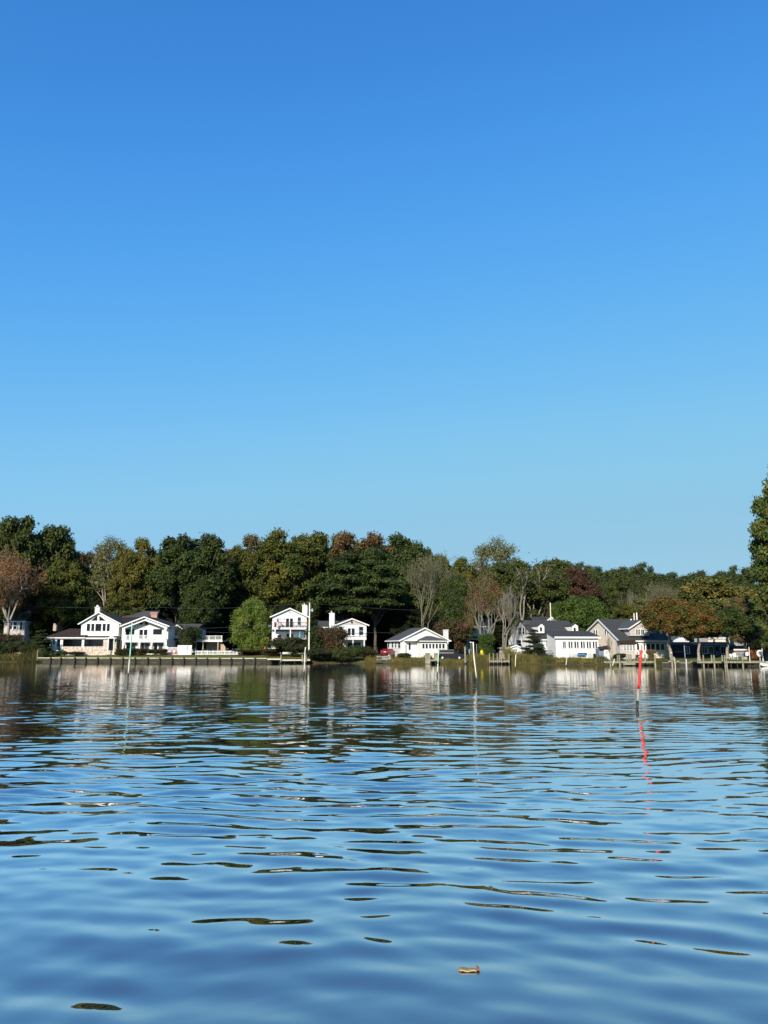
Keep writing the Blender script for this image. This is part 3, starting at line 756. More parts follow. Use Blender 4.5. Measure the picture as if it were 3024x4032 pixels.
# shrubs and reeds
SHR = [
 ('spruce', 157, 2478, 120, 166, 'cedar', 'dark green conifer beside the left end of the bulkhead'),
 ('bush', 60, 2520, 130, 168, 'shrub', 'green shrub under the rust-coloured cypress'),
 ('bush2', 20, 2500, 110, 170, 'shrubred', 'brown shrub at the foot of the cypress'),
 ('bush', 118, 2535, 80, 166, 'shrub', 'low green shrub between cypress and dark conifer'),
 ('spruce', 463, 2520, 24, 168, 'round', 'slim pointed evergreen by the entrance porch'),
 ('bush', 243, 2562, 42, 167, 'round', 'round light green shrub in front of the porch columns'),
 ('bush', 300, 2565, 60, 168, 'shrub', 'low dark hedge shrub under the stone wall'),
 ('bush2', 480, 2555, 50, 167, 'shrubred', 'dark red shrub beside the slim evergreen'),
 ('bush2', 520, 2554, 54, 167, 'shrub', 'dark shrub in front of the left lower window'),
 ('bush2', 560, 2555, 54, 167, 'shrubred', 'dark red shrub below the middle lower window'),
 ('bush', 605, 2555, 54, 167, 'shrub', 'dark shrub below the right lower window'),
 ('bush2', 642, 2556, 40, 167, 'shrubred', 'small reddish shrub at the right corner of the white gable house'),
 ('bush2', 738, 2472, 90, 171, 'shrub', 'dark small tree beside the elevated white deck'),
 ('bush', 783, 2500, 50, 175, 'shrub', 'dark shrub growing through the elevated deck'),
 ('bamboo', 992, 2352, 172, 172, 'bamboo', 'tall yellow-green bamboo clump on the lawn'),
 ('bush2', 1000, 2560, 150, 166, 'shrubred', 'low brownish bushes at the foot of the bamboo'),
 ('bush2', 1075, 2556, 90, 160, 'shrubred', 'brown-red bush left of the big green shore shrub'),
 ('bush', 1150, 2508, 150, 158, 'shrub', 'big green shrub in front of the three-storey house'),
 ('bush', 1190, 2530, 90, 156, 'shrub', 'green shrub behind the floating dock'),
 ('bush2', 1262, 2472, 110, 156, 'shrub', 'tall brown-leaved bush beside the utility pole'),
 ('bush2', 1310, 2478, 120, 155, 'shrubred', 'brown-red bush in front of the two-storey house chimney'),
 ('bush', 1280, 2550, 130, 152, 'shrub', 'green shrub overhanging the water below the brown bushes'),
 ('bush', 1355, 2545, 110, 151, 'oakb', 'light green shrub overhanging the water below the balcony'),
 ('bush', 1410, 2540, 90, 152, 'shrub', 'dark shrub below the right balcony window'),
 ('bush2', 1450, 2558, 70, 152, 'shrubred', 'reddish brown shrub beside the grey gate'),
 ('bush', 1592, 2570, 46, 149, 'shrub', 'low dark shrub at the bungalow corner'),
 ('bush2', 1790, 2450, 130, 164, 'shrubred', 'bare-looking brown thicket right of the bungalow chimney'),
 ('bush2', 1918, 2500, 70, 150, 'round', 'bright green shrub between the yellow cover and the bare trees'),
 ('spruce', 2100, 2474, 125, 143.5, 'shrub', 'dark spruce with white wall showing through, in front of the dormer house'),
 ('bush', 2440, 2572, 50, 136.5, 'shrub', 'low shrub in front of the tan house window band'),
 ('bush2', 2565, 2560, 36, 134.5, 'vine', 'dry brown bush beside the right dock'),
 ('bush2', 2985, 2560, 70, 129.5, 'orange', 'orange and red leaved shrub at the right end of the quay'),
]
for k, px, top, w, Y, lm, lab in SHR:
    tree(k, px, top, w, Y, lm, lab, 'shrub' if k != 'spruce' else 'tree', rgn=TR)
tree('smallbare', 2408, 2500, 50, 137, None, 'small pale bare tree beside the white shed', 'tree', rgn=TR)
tree('smallbare', 2020, 2455, 40, 150, None, 'small bare sapling in front of the white gable', 'tree', rgn=TR)

def reeds(px0, px1, h, n, m, d0=.1, d1=2.6, seed=0):
    r = np.random.default_rng(seed)
    Xa = XX(px0, Ys(XX(px0, 145))); Xb = XX(px1, Ys(XX(px1, 135)))
    x = r.uniform(Xa, Xb, n); d = r.uniform(d0, d1, n); y = np.interp(x, [p[0] for p in SH], [p[1] for p in SH]) + d
    z = gz(x, y) - .05
    hh = h * r.uniform(.5, 1.15, n) * (1 + .45 * vnoise(x / 1.7 + 30, d * 0 + seed, 4))
    hh = np.where(r.uniform(0, 1, n) < .04, hh * 1.6, hh)
    a = r.uniform(0, 6.28, n); w = r.uniform(.025, .055, n)
    lx = r.normal(0, .28, n) * hh; ly = r.normal(-.1, .25, n) * hh
    b = np.stack([x, y, z], 1); t = b + np.stack([lx, ly, hh], 1); m1 = (b + t) / 2 + np.stack([-lx * .2, -ly * .2, hh * .06], 1)
    s = np.stack([np.cos(a) * w, np.sin(a) * w, w * 0], 1)
    q = np.stack([b, m1 + s, t, m1 - s], 1).reshape(-1, 3)
    o0 = np.array([(Xa + Xb) / 2, q[:, 1].min(), 0])
    me = np_mesh('marsh_grass', q - o0, 4, L[m])
    o = bpy.data.objects.new('marsh_grass', me); o.location = o0; COL.objects.link(o); tag(o, kind='stuff')
reeds(-150, 150, 1.5, 9000, 'grassg', seed=1)
reeds(-150, 120, 1.1, 4000, 'grass', d0=0, d1=1.5, seed=8)
reeds(60, 152, .8, 4000, 'grassg', d0=-.3, d1=1.2, seed=15)
reeds(1440, 1500, .9, 2500, 'grass', seed=9)
reeds(1535, 1700, .85, 6500, 'grass', seed=2)
reeds(1700, 1830, .38, 4500, 'grass', d1=1.8, seed=12)
reeds(1850, 1930, 1.0, 3500, 'grass', seed=3)
reeds(2000, 2125, 1.6, 8000, 'grass', d1=3.5, seed=4)
reeds(2110, 2400, .62, 12000, 'grassg', seed=5)
reeds(2060, 2400, .6, 6000, 'grass', seed=6)
reeds(2590, 2640, .9, 1800, 'grassg', seed=7)
# ---------------------------------------------------------------- builders for houses
def rect(mb, fr, px0, py0, px1, py1, b0, b1):
    """box whose front (b0) outline is given in pixels"""
    pm = (px0 + px1) / 2; ym = (py0 + py1) / 2
    a0 = fr.pa(px0, ym, b0)[0]; a1 = fr.pa(px1, ym, b0)[0]
    z1 = fr.pa(pm, py0, b0)[1]; z0 = fr.pa(pm, py1, b0)[1]
    if a0 > a1: a0, a1 = a1, a0
    mb.fr = fr
    return mb.box(a0, a1, min(b0, b1), max(b0, b1), z0, z1)
def poly(mb, fr, pts, b0, b1):
    mb.fr = fr
    return mb.prism_y([fr.pa(x, y, b0) for x, y in pts], b0, b1)
def sub(fr, parent, name, m, items, b0, b1, label=None):
    mb = MB(fr)
    for it in items: rect(mb, fr, *it, b0, b1)
    return mb.build(name, M[m], parent, label)

def window(parent, fr, px0, py0, px1, py1, b=0.0, nx=1, ny=2, frame='trim', glass='glass', fw=.09, name='window', label=None, poly_=None):
    """frame, pane (sub-part); nx, ny panes"""
    a0, _ = fr.pa(px0, (py0 + py1) / 2, b); a1, _ = fr.pa(px1, (py0 + py1) / 2, b)
    z1 = fr.pa((px0 + px1) / 2, py0, b)[1]; z0 = fr.pa((px0 + px1) / 2, py1, b)[1]
    if a0 > a1: a0, a1 = a1, a0
    f = MB(fr); B0, B1 = b - .06, b + .02
    f.box(a0 - fw, a0, B0, B1, z0 - fw, z1 + fw); f.box(a1, a1 + fw, B0, B1, z0 - fw, z1 + fw)
    f.box(a0, a1, B0, B1, z1, z1 + fw); f.box(a0, a1, B0 - .03, B1, z0 - fw, z0)
    for i in range(1, nx):
        x = a0 + (a1 - a0) * i / nx; f.box(x - .03, x + .03, B0 + .01, B1, z0, z1)
    for i in range(1, ny):
        z = z0 + (z1 - z0) * i / ny; f.box(a0, a1, B0 + .013, B1, z - .025, z + .025)
    o = f.build(name, M[frame], parent, label)
    MB(fr).box(a0, a1, b - .02, b + .015, z0, z1).build('pane', M[glass], o)
    return o
def door(parent, fr, px0, py0, px1, py1, b=0.0, col='trim', glass=True, label=None, split=1):
    a0, _ = fr.pa(px0, (py0 + py1) / 2, b); a1, _ = fr.pa(px1, (py0 + py1) / 2, b)
    z1 = fr.pa((px0 + px1) / 2, py0, b)[1]; z0 = fr.pa((px0 + px1) / 2, py1, b)[1]
    f = MB(fr); f.box(a0 - .1, a1 + .1, b - .05, b + .03, z0, z1 + .1)
    o = f.build('door', M[col], parent, label)
    g = MB(fr); w = (a1 - a0) / split
    for i in range(split): g.box(a0 + i * w + .1, a0 + (i + 1) * w - .1, b - .07, b - .04, z0 + (.2 if glass is True else (z1 - z0) * .5), z1 - .12)
    g.build('pane', M['glass'], o)
    MB(fr).box(a1 - .14, a1 - .08, b - .12, b - .05, z0 + .95, z0 + 1.1).build('handle', M['black'], o)
    return o
def gable_roof(fr, parent, a0, a1, b0, b1, ze, zr, m, th=.16, apex=None, ov=.35, name='roof', ze2=None):
    """ridge along b; eave heights ze (left) and ze2 (right)"""
    ap = (a0 + a1) / 2 if apex is None else apex
    ze2 = ze if ze2 is None else ze2
    k1 = (zr - ze) / (ap - a0); k2 = (zr - ze2) / (a1 - ap)
    mb = MB(fr)
    t = .02
    mb.prism_y([(ap, zr + t + th), (a0 - ov, ze - ov * k1 + t + th), (a0 - ov, ze - ov * k1 + t), (ap, zr + t)], b0 - ov, b1 + ov)
    mb.prism_y([(ap, zr + t + th), (ap, zr + t), (a1 + ov, ze2 - ov * k2 + t), (a1 + ov, ze2 - ov * k2 + t + th)], b0 - ov, b1 + ov)
    r = mb.build(name, M[m], parent)
    # white rake boards on the front edge
    tr = MB(fr); w = .26
    tr.prism_y([(ap, zr + t + th * .75), (a0 - ov, ze - ov * k1 + t + th * .75), (a0 - ov, ze - ov * k1 + t + th * .75 - w), (ap, zr + t + th * .75 - w)], b0 - ov - .05, b0 - ov - .004)
    tr.prism_y([(ap, zr + t + th * .75), (ap, zr + t + th * .75 - w), (a1 + ov, ze2 - ov * k2 + t + th * .75 - w), (a1 + ov, ze2 - ov * k2 + t + th * .75)], b0 - ov - .05, b0 - ov - .004)
    # eave gutters along both sides
    tr.box(a0 - ov - .12, a0 - ov - .004, b0 - ov - .05, b1 + ov, ze - ov * k1 - .08, ze - ov * k1 + t + th * .7)
    tr.box(a1 + ov + .004, a1 + ov + .12, b0 - ov - .05, b1 + ov, ze2 - ov * k2 - .08, ze2 - ov * k2 + t + th * .7)
    tr.build('rake_board', M['trim'], parent)
    return r
def side_roof(fr, parent, a0, a1, b0, b1, ze, zr, m, th=.16, ov=.35, bm=None, name='roof', hip0=0, hip1=0, fascia=True, zb=None):
    """ridge along a; front eave at b0"""
    bm = (b0 + b1) / 2 if bm is None else bm
    zb = ze if zb is None else zb
    k = (zr - ze) / (bm - b0)
    mb = MB(fr)
    za = ze - ov * k
    mb.slab((a0 - ov, b0 - ov, za + th), (a1 + ov, b0 - ov, za + th), (a1 + ov - hip1, bm, zr + th), (a0 - ov + hip0, bm, zr + th), th)
    mb.slab((a1 + ov, b1 + ov, zb + th), (a0 - ov, b1 + ov, zb + th), (a0 - ov + hip0, bm + .01, zr + th), (a1 + ov - hip1, bm + .01, zr + th), th)
    if hip0: mb.slab((a0 - ov, b1 + ov, zb + th + .01), (a0 - ov, b0 - ov, za + th + .01), (a0 - ov + hip0, bm, zr + th + .01), (a0 - ov + hip0, bm + .02, zr + th + .01), th)
    if hip1: mb.slab((a1 + ov, b0 - ov, za + th + .01), (a1 + ov, b1 + ov, zb + th + .01), (a1 + ov - hip1, bm + .02, zr + th + .01), (a1 + ov - hip1, bm, zr + th + .01), th)
    r = mb.build(name, M[m], parent)
    if fascia:
        MB(fr).box(a0 - ov - .01, a1 + ov + .01, b0 - ov - .1, b0 - ov - .004, za - .10, za + th * .8).build('gutter', M['trim'], parent)
    return r
def rail(fr, parent, px0, py0, px1, py1, b, m='trim', n=14, solid=False, name='railing', posts=3):
    a0 = fr.pa(px0, py0, b)[0]; a1 = fr.pa(px1, py0, b)[0]
    z1 = fr.pa((px0 + px1) / 2, py0, b)[1]; z0 = fr.pa((px0 + px1) / 2, py1, b)[1]
    mb = MB(fr)
    mb.box(a0, a1, b - .05, b + .05, z1 - .09, z1); mb.box(a0, a1, b - .03, b + .03, z0 + .05, z0 + .12)
    for i in range(posts + 1):
        x = a0 + (a1 - a0) * i / posts; mb.box(x - .055, x + .055, b - .056, b + .056, z0, z1 + .05)
    for i in range(n):
        x = a0 + (a1 - a0) * (i + .5) / n; mb.box(x - .025, x + .025, b - .02, b + .02, z0 + .12, z1 - .09)
    return mb.build(name, M[m], parent)
def hip_roof4(mb, a0, a1, b0, b1, ze, zr, am0, am1, bm0, bm1, th=.14):
    P = [(a0, b0, ze), (a1, b0, ze), (a1, b1, ze), (a0, b1, ze)]; Q = [(am0, bm0, zr), (am1, bm0, zr), (am1, bm1, zr), (am0, bm1, zr)]
    vs = P + Q + [(x, y, z - th) for x, y, z in P]
    return mb.add(vs, [(0, 1, 5, 4), (1, 2, 6, 5), (2, 3, 7, 6), (3, 0, 4, 7), (4, 5, 6, 7), (0, 8, 9, 1), (1, 9, 10, 2), (2, 10, 11, 3), (3, 11, 8, 0), (8, 11, 10, 9)])

# ================================================================ the white house with two gables (left)
h = thing('house', at(400, 2573, 170), 'big white house with two gables, long brown-roofed porch wing and brick chimney', 'house')
f = Frame(0, 170)
zb = ZZ(2576, 170)
# porch wing
def A(px, py=2540, b=0.0, fr=None): return (fr or f).pa(px, py, b)[0]
def Zp(py, b=0.0, fr=None, px=1512): return (fr or f).pa(px, py, b)[1]
wall = MB(f)
wall.box(A(178), A(330), 2.6, 8, zb - .8, Zp(2512)); wall.box(A(330), A(412), 2.2, 8, zb - .8, Zp(2512))
wall.build('porch_back_wall', M['glass_grey'], h)
sub(f, h, 'stone_wall', 'stone', [(241, 2549, 418, 2580)], 0, .3)
sub(f, h, 'porch_header', 'trim', [(172, 2510, 418, 2517)], -.25, .1)
for px0, px1 in ((198, 205), (215, 222), (236, 246), (322, 331)): sub(f, h, 'porch_column', 'trim', [(px0, 2517, px1, 2578 if px0 < 240 else 2549)], -.02, .28)
sub(f, h, 'porch_wall', 'stone', [(405, 2517, 458, 2578), (246, 2545.5, 404.8, 2548.9)], -.01, .3)
sub(f, h, 'porch_railing', 'trim', [(196, 2538, 222, 2541), (196, 2552, 222, 2554)] + [(197 + 4 * i, 2541, 198 + 4 * i, 2552) for i in range(7)], .05, .15)
side_roof(f, h, A(180), A(330), -.1, 9.0, Zp(2510) + .02, Zp(2478, 5), 'roof_brown', bm=5, hip0=3.2, name='porch_roof')
side_roof(f, h, A(331), A(455), -.1, 1.2, Zp(2512), Zp(2507, 1.2), 'roof_brown', bm=.9, name='porch_roof', ov=.2)
# upper gable block
a0, a1, ap = A(309), A(458), A(386, 2406)
w = MB(f); w.prism_y([(a0, Zp(2517)), (a1, Zp(2517)), (a1, Zp(2452)), (ap, Zp(2411)), (a0, Zp(2452))], .9, 12)
w.build('gable_wall', M['white'], h)
fb = Frame(0, 170.9)
gable_roof(f, h, a0, a1, .9, 12, Zp(2452), Zp(2411), 'roof_dark', apex=ap, ov=.5, name='gable_roof')
for q in ((342, 355), (360, 371.5), (376, 399), (404.5, 416.5), (421, 432.5)): window(h, fb, q[0], 2456, q[1], 2485, 0, 1, 1, fw=.12)
for pts in ([(357, 2444), (383, 2444), (383, 2424)], [(391, 2444), (417, 2444), (391, 2424)]):
    o = poly(MB(), fb, [(pts[0][0] - 2.5, 2446.5), (pts[1][0] + 2, 2446.5), (pts[2][0] + (2 if pts[0][0] < 380 else -2.3), 2420)], -.05, .01).build('gable_window', M['trim'], h)
    poly(MB(), fb, pts, -.07, -.04).build('pane', M['glass'], o)
# links between the gables
w = MB(f); w.box(A(458), A(478), 2.2, 9, zb - .5, Zp(2468)); w.build('link_wall', M['white'], h)
sub(f, h, 'link_gutter', 'trim', [(456, 2465, 478, 2468.5)], 1.9, 2.19)
sub(f, h, 'band_roof', 'roof_brown', [(418, 2508, 470, 2512)], -.1, 2.0)
f2 = Frame(0, 172)
side_roof(f2, h, A(440, fr=f2), A(575, fr=f2), .2, 12, Zp(2466, fr=f2), Zp(2433, 8, f2), 'roof_brown', bm=8, name='middle_roof')
f3 = Frame(0, 181)
w = MB(f3); w.box(A(400, fr=f3), A(590, fr=f3), .4, 12, zb, Zp(2432, fr=f3)); w.build('rear_wall', M['grey_siding'], h)
side_roof(f3, h, A(402, fr=f3), A(588, fr=f3), 0, 12, Zp(2434, fr=f3), Zp(2408, 6, f3), 'roof_grey', bm=6, name='rear_roof', fascia=False)
ch = MB(Frame(0, 179)); c = ch.fr
rect(ch, c, 594, 2420, 617, 2470, 0, 1.1); rect(ch, c, 592.5, 2415, 619, 2420.3, -.1, 1.2); rect(ch, c, 591, 2411, 621, 2415.2, -.2, 1.3)
o = ch.build('chimney', M['brick'], h, 'pinkish brick chimney with flared top')
ch = MB(Frame(0, 178)); c = ch.fr
rect(ch, c, 373, 2392, 393, 2425, 0, 1.0); rect(ch, c, 371.5, 2390, 394.5, 2392.6, -.1, 1.1); rect(ch, c, 378, 2386, 389, 2390, .2, .8)
o = ch.build('chimney', M['whitebrick'], h, 'white chimney with a capped top'); 
ch.v = []; 
ch2 = MB(c); rect(ch2, c, 381, 2382.5, 386, 2386, .4, .7); ch2.build('chimney_cap', M['trim'], o)
ch = MB(Frame(0, 176)); rect(ch, ch.fr, 209, 2460, 221, 2484, 0, .8); rect(ch, ch.fr, 211, 2455, 218, 2460, .15, .6); ch.build('chimney', M['tan_wood'], h, 'small tan chimney over the porch wing')
# right gable block with the recessed balcony
a0, a1, ap = A(480), A(655), A(571, 2427)
ze, zr = Zp(2463), Zp(2430)
k1 = (zr - ze) / (ap - a0); k2 = (zr - ze) / (a1 - ap)
w = MB(f)
w.prism_y([(a0, zb - .5), (a1, zb - .5), (a1, ze), (ap, zr), (a0, ze)], 1.6, 12)
w.build('gable_wall', M['white'], h)
fl = MB(f); fl.box(a0, a1, 0, 1.59, Zp(2529), Zp(2520)); fl.build('balcony_floor', M['trim'], h)
for x0, x1 in ((480, 491), (543, 551), (592, 600), (645, 655)):
    lo = MB(f); rect(lo, f, x0, 2529.1, x1, 2580, .02, .35); rect(lo, f, x0 + .5, 2500, x1 - .5 if x0 not in (543, 592) else x0 + 1.5, 2519.9, .03, .3) if x0 in (543, 592) else rect(lo, f, x0 + .3, 2463, x1 - .3, 2519.9, .03, .3)
    lo.build('column', M['trim'], h)
for x0, x1 in ((488, 492), (541.5, 545.5), (596, 600), (644.5, 648.5)): sub(f, h, 'pilaster', 'stone', [(x0, 2531, x1, 2560)], -.03, .015)
gable_roof(f, h, a0, a1, 0, 12, ze, zr, 'roof_dark', apex=ap, ov=.5, name='gable_roof')
# deep white front frame under the rakes
fw_ = MB(f); d = .75
fw_.prism_y([(ap, zr), (a0, ze), (a0, ze - d), (ap, zr - d)], 0, .4); fw_.prism_y([(ap, zr), (ap, zr - d), (a1, ze - d), (a1, ze)], 0, .4)
fw_.build('gable_fascia', M['trim'], h)
fr_ = Frame(0, 171.6)
window(h, fr_, 495, 2477, 530, 2499, 0, 2, 1, fw=.1); window(h, fr_, 603, 2477, 638, 2499, 0, 1, 1, fw=.1, glass='glass')
door(h, fr_, 547, 2477, 582, 2518, 0, split=2, label='dark double glass balcony door')
window(h, fr_, 548.5, 2448, 561.5, 2460, 0, 1, 1, fw=.08, name='transom_window'); window(h, fr_, 570.5, 2448, 583, 2460, 0, 1, 1, fw=.08, name='transom_window')
rail(f, h, 486, 2501, 543, 2519, .05, n=16, name='balcony_railing', posts=2); rail(f, h, 545, 2501, 592, 2519, .05, n=16, name='balcony_railing', posts=2); rail(f, h, 597, 2501, 652, 2519, .05, n=16, name='balcony_railing', posts=2)
for q in ((497, 534), (551, 566), (570.5, 587), (604, 620), (624, 641)): window(h, fr_, q[0], 2532, q[1], 2570, 0, 1 if q[0] > 500 else 2, 1, fw=.1, glass='glass_grey')
# entry porch
fe = Frame(0, 168.8)
e = MB(fe); e.prism_y([fe.pa(419, 2514), fe.pa(436, 2504.5), fe.pa(453, 2514)], 0, 1.6); e.build('entry_gable', M['trim'], h)
sub(fe, h, 'entry_post', 'trim', [(423, 2514.2, 426.5, 2578), (446, 2514.2, 449, 2578)], .05, .25)
door(h, Frame(0, 169.9), 429, 2519, 443, 2560, 0, 'black', label='dark entrance door')
window(h, Frame(0, 169.9), 450, 2519, 459, 2528, 0, 1, 1)

# annex behind (white with small gabled dormer)
h = thing('house', at(715, 2570, 178), 'white annex with grey roof and small front gable, right of the double-gabled house', 'house')
f = Frame(0, 177); zb = ZZ(2574, 177)
w = MB(f); w.box(A(656), A(772), .8, 9, zb - .6, Zp(2476)); w.build('wall', M['white'], h)
sub(f, h, 'painted_shadow_wall', 'slate', [(657, 2476, 677, 2574)], .5, .8)  # side wall in shadow; the shade is painted as slate blue
side_roof(f, h, A(650), A(768), .6, 9.4, Zp(2478), Zp(2459, 5), 'roof_grey', bm=5)
w = MB(f); w.prism_y([(A(678), Zp(2512)), (A(716), Zp(2512)), (A(716), Zp(2474)), (A(697), Zp(2460)), (A(678), Zp(2474))], -.4, .79); w.build('dormer_wall', M['white'], h)
gable_roof(f, h, A(679), A(715), -.4, 3, Zp(2474), Zp(2461), 'roof_dark', ov=.35, name='dormer_roof', th=.1)
window(h, Frame(0, 176.6), 689, 2479, 699, 2500, 0, 1, 2)
sub(f, h, 'awning', 'black', [(676, 2514, 716, 2520)], -1.2, .75); sub(f, h, 'awning_edge', 'trim', [(676, 2511, 712, 2514)], -1.25, -1.1)
window(h, Frame(0, 177.8), 681, 2526, 712, 2545, 0, 2, 1)

# far left house behind the cypress
h = thing('house', at(60, 2540, 186), 'pinkish house with dark roof and white windows half hidden behind the rust-coloured cypress', 'house')
f = Frame(0, 186); zb = ZZ(2560, 186)
w = MB(f); w.box(A(10), A(92), 0, 9, zb - .8, Zp(2445)); w.build('wall', M['pink'], h)
side_roof(f, h, A(14), A(92), 0, 9, Zp(2444), Zp(2398, 5), 'roof_dark', bm=5)
window(h, f, 36, 2450, 48, 2478, 0, 1, 2, fw=.15); window(h, f, 53, 2450, 66, 2478, 0, 1, 2, fw=.15); window(h, f, 78, 2450, 88, 2480, 0, 1, 2, fw=.15)
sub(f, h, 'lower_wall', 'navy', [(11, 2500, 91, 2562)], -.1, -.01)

# elevated white deck with stairs
h = thing('raised_deck', at(830, 2565, 174), 'raised white balustraded deck on posts with tan stairs, behind the picket fence', 'deck')
f = Frame(0, 173); 
fl = MB(f); fl.box(A(772), A(875), 0, 5, Zp(2527), Zp(2520)); fl.build('deck_floor', M['trim'], h)
rail(f, h, 773, 2503, 874, 2520, .1, n=30, posts=4)
for x in (770, 797, 856): sub(f, h, 'post', 'tan_wood' if x > 780 else 'trim', [(x, 2500 if x < 780 else 2527.2, x + 3.5, 2574)], .1, .4)
st = MB(f); st.prism_y([f.pa(860, 2530), f.pa(870, 2527.5), f.pa(884, 2548), f.pa(884, 2563), f.pa(862, 2563)], 1.0, 1.2); st.build('stair_side', M['tan_wood'], h)
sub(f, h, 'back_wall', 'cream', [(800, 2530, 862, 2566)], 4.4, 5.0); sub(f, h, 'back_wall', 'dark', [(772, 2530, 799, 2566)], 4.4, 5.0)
window(h, Frame(0, 177.4), 843, 2531, 852, 2546, 0, 1, 1, glass='blind')

# ================================================================ three-storey white house
h = thing('house', at(1140, 2575, 166), 'narrow three-storey white house with two balconies beside the utility pole', 'house')
f = Frame(XX(1070, 166), 166, math.radians(9)); zb = ZZ(2580, 166)
a0, a1 = 0.0, f.pa(1207, 2450)[0]; ap, zr = f.pa(1141, 2396); ze = f.pa(1070, 2426)[1]
w = MB(f); w.prism_y([(a0, f.pa(1140, 2479)[1]), (a1, f.pa(1140, 2479)[1]), (a1, ze), (ap, zr), (a0, ze)], 0, 11)
w.box(a0, a1, 1.6, 11, zb - .6, f.pa(1140, 2479)[1] - .005); w.build('wall', M['white'], h)
gable_roof(f, h, a0, a1, 0, 11, ze, zr, 'roof_dark', apex=ap, ov=.45)
sub(f, h, 'vent', 'grey_siding', [(1139, 2408, 1144, 2415)], -.04, 0)
for q in ((1093, 2431, 1107, 2455), (1172, 2431, 1185, 2461)): window(h, f, *q, 0, 1, 2, glass='blind' if q[0] < 1100 else 'glass_grey', fw=.1)
door(h, f, 1124, 2433, 1155, 2474, 0, split=2, label='dark double glass balcony door')
sub(f, h, 'wall_lamp', 'black', [(1117.5, 2434, 1119.5, 2440)], -.12, 0)
fl = MB(f); b_ = -1.3
fl.box(f.pa(1081, 2472, b_)[0], f.pa(1209, 2472, b_)[0], b_, -.005, f.pa(1140, 2478, b_)[1], f.pa(1140, 2471, b_)[1]); fl.build('balcony_floor', M['trim'], h)
rail(f, h, 1081, 2450, 1208, 2470.8, b_ + .08, 'brown', n=34, posts=5, name='balcony_railing')
sub(f, h, 'privacy_screen', 'brown', [(1081, 2452, 1093, 2470), (1081, 2511, 1096, 2529)], b_ + .12, b_ + .18)
fl = MB(f); fl.box(f.pa(1081, 2530, b_)[0], f.pa(1209, 2530, b_)[0], b_, 1.59, f.pa(1140, 2536, b_)[1], f.pa(1140, 2531, b_)[1]); fl.build('balcony_floor', M['trim'], h)
rail(f, h, 1081, 2511, 1208, 2530.8, b_ + .08, 'brown', n=34, posts=5, name='balcony_railing')
for x in (1080.5, 1141, 1202): sub(f, h, 'column', 'trim', [(x, 2478.2, x + 4.2, 2530), (x, 2537, x + 4.2, 2588)], b_ + .1, b_ + .35)
door(h, f, 1126, 2493, 1155, 2529, 1.6, split=2, label='dark sliding door of the lower balcony')
window(h, f, 1092, 2500, 1106, 2520, 1.6, 1, 1)
sub(f, h, 'lower_wall_shadow_band', 'slate', [(1071, 2480, 1206, 2487)], 1.5, 1.6)  # slate strip painted on as the shade below the balcony
ch = MB(f); rect(ch, f, 1189, 2386, 1208, 2582, 1.2, 2.3) if False else None
fc = Frame(0, 170); ch = MB(fc); rect(ch, fc, 1189, 2384, 1208.5, 2584, 0, 1.3); rect(ch, fc, 1188, 2382, 1209.5, 2384.4, -.08, 1.38); o = ch.build('chimney', M['trim'], h)
c2 = MB(fc); rect(c2, fc, 1196, 2376, 1200.5, 2382, .4, .8); c2.build('chimney_cap', M['metal'], o)

def us_flag(px0, py0, px1, py1, Y):
    t = thing('flag', at(px0, py1, Y), 'small striped flag hanging from the upper balcony railing', 'flag')
    f = Frame(0, Y); a0 = f.pa(px0, py0)[0]; z1 = f.pa(px0, py0)[1]; z0 = f.pa(px0, py1)[1]; w = f.pa(px1, py0)[0] - a0
    MB(f).tube([(a0 - .05, 0, z0 - .3), (a0 + w * .5, -.25, z1 + .15)], .025).build('pole', M['trim'], t)
    r = MB(f); wh = MB(f); n = 7
    for i in range(n):
        x0 = a0 + w * i / n; x1 = a0 + w * (i + 1) / n; sl = .25 * i / n
        (r if i % 2 == 0 else wh).prism_y([(x0, z0 + sl * .5), (x1, z0 + sl * .5), (x1, z1 - sl), (x0, z1 - sl)], -.3, -.28)
    r.build('red_stripe', M['flag_red'], t); wh.build('white_stripe', M['trim'], t)
    MB(f).box(a0 + w * .3, a0 + w * .98, -.315, -.304, z1 - (z1 - z0) * .42, z1 - .15).build('blue_field', M['flag_blue'], t)
us_flag(1089.5, 2434, 1098, 2470, 164.4)
t = thing('flag', at(1205, 2466, 164.6), 'narrow multicoloured flag at the right end of the upper balcony', 'flag')
f = Frame(0, 164.4); m1 = MB(f); m2 = MB(f); m3 = MB(f)
rect(m1, f, 1203.5, 2441, 1208, 2449, 0, .03); rect(m2, f, 1203.5, 2449.1, 1208, 2456, 0, .03); rect(m3, f, 1203.5, 2456.1, 1208, 2463, 0, .03)
m1.build('cloth', M['yellow'], t, 'yellow cloth band'); m2.build('cloth', M['salmon'], t, 'orange cloth band'); m3.build('cloth', M['pvc'], t, 'cream cloth band')
MB(f).tube([(f.pa(1205.7, 2441)[0], .02, f.pa(1205, 2441)[1] + .1), (f.pa(1208, 2470)[0], .3, f.pa(1205, 2470)[1])], .02).build('pole', M['trim'], t)
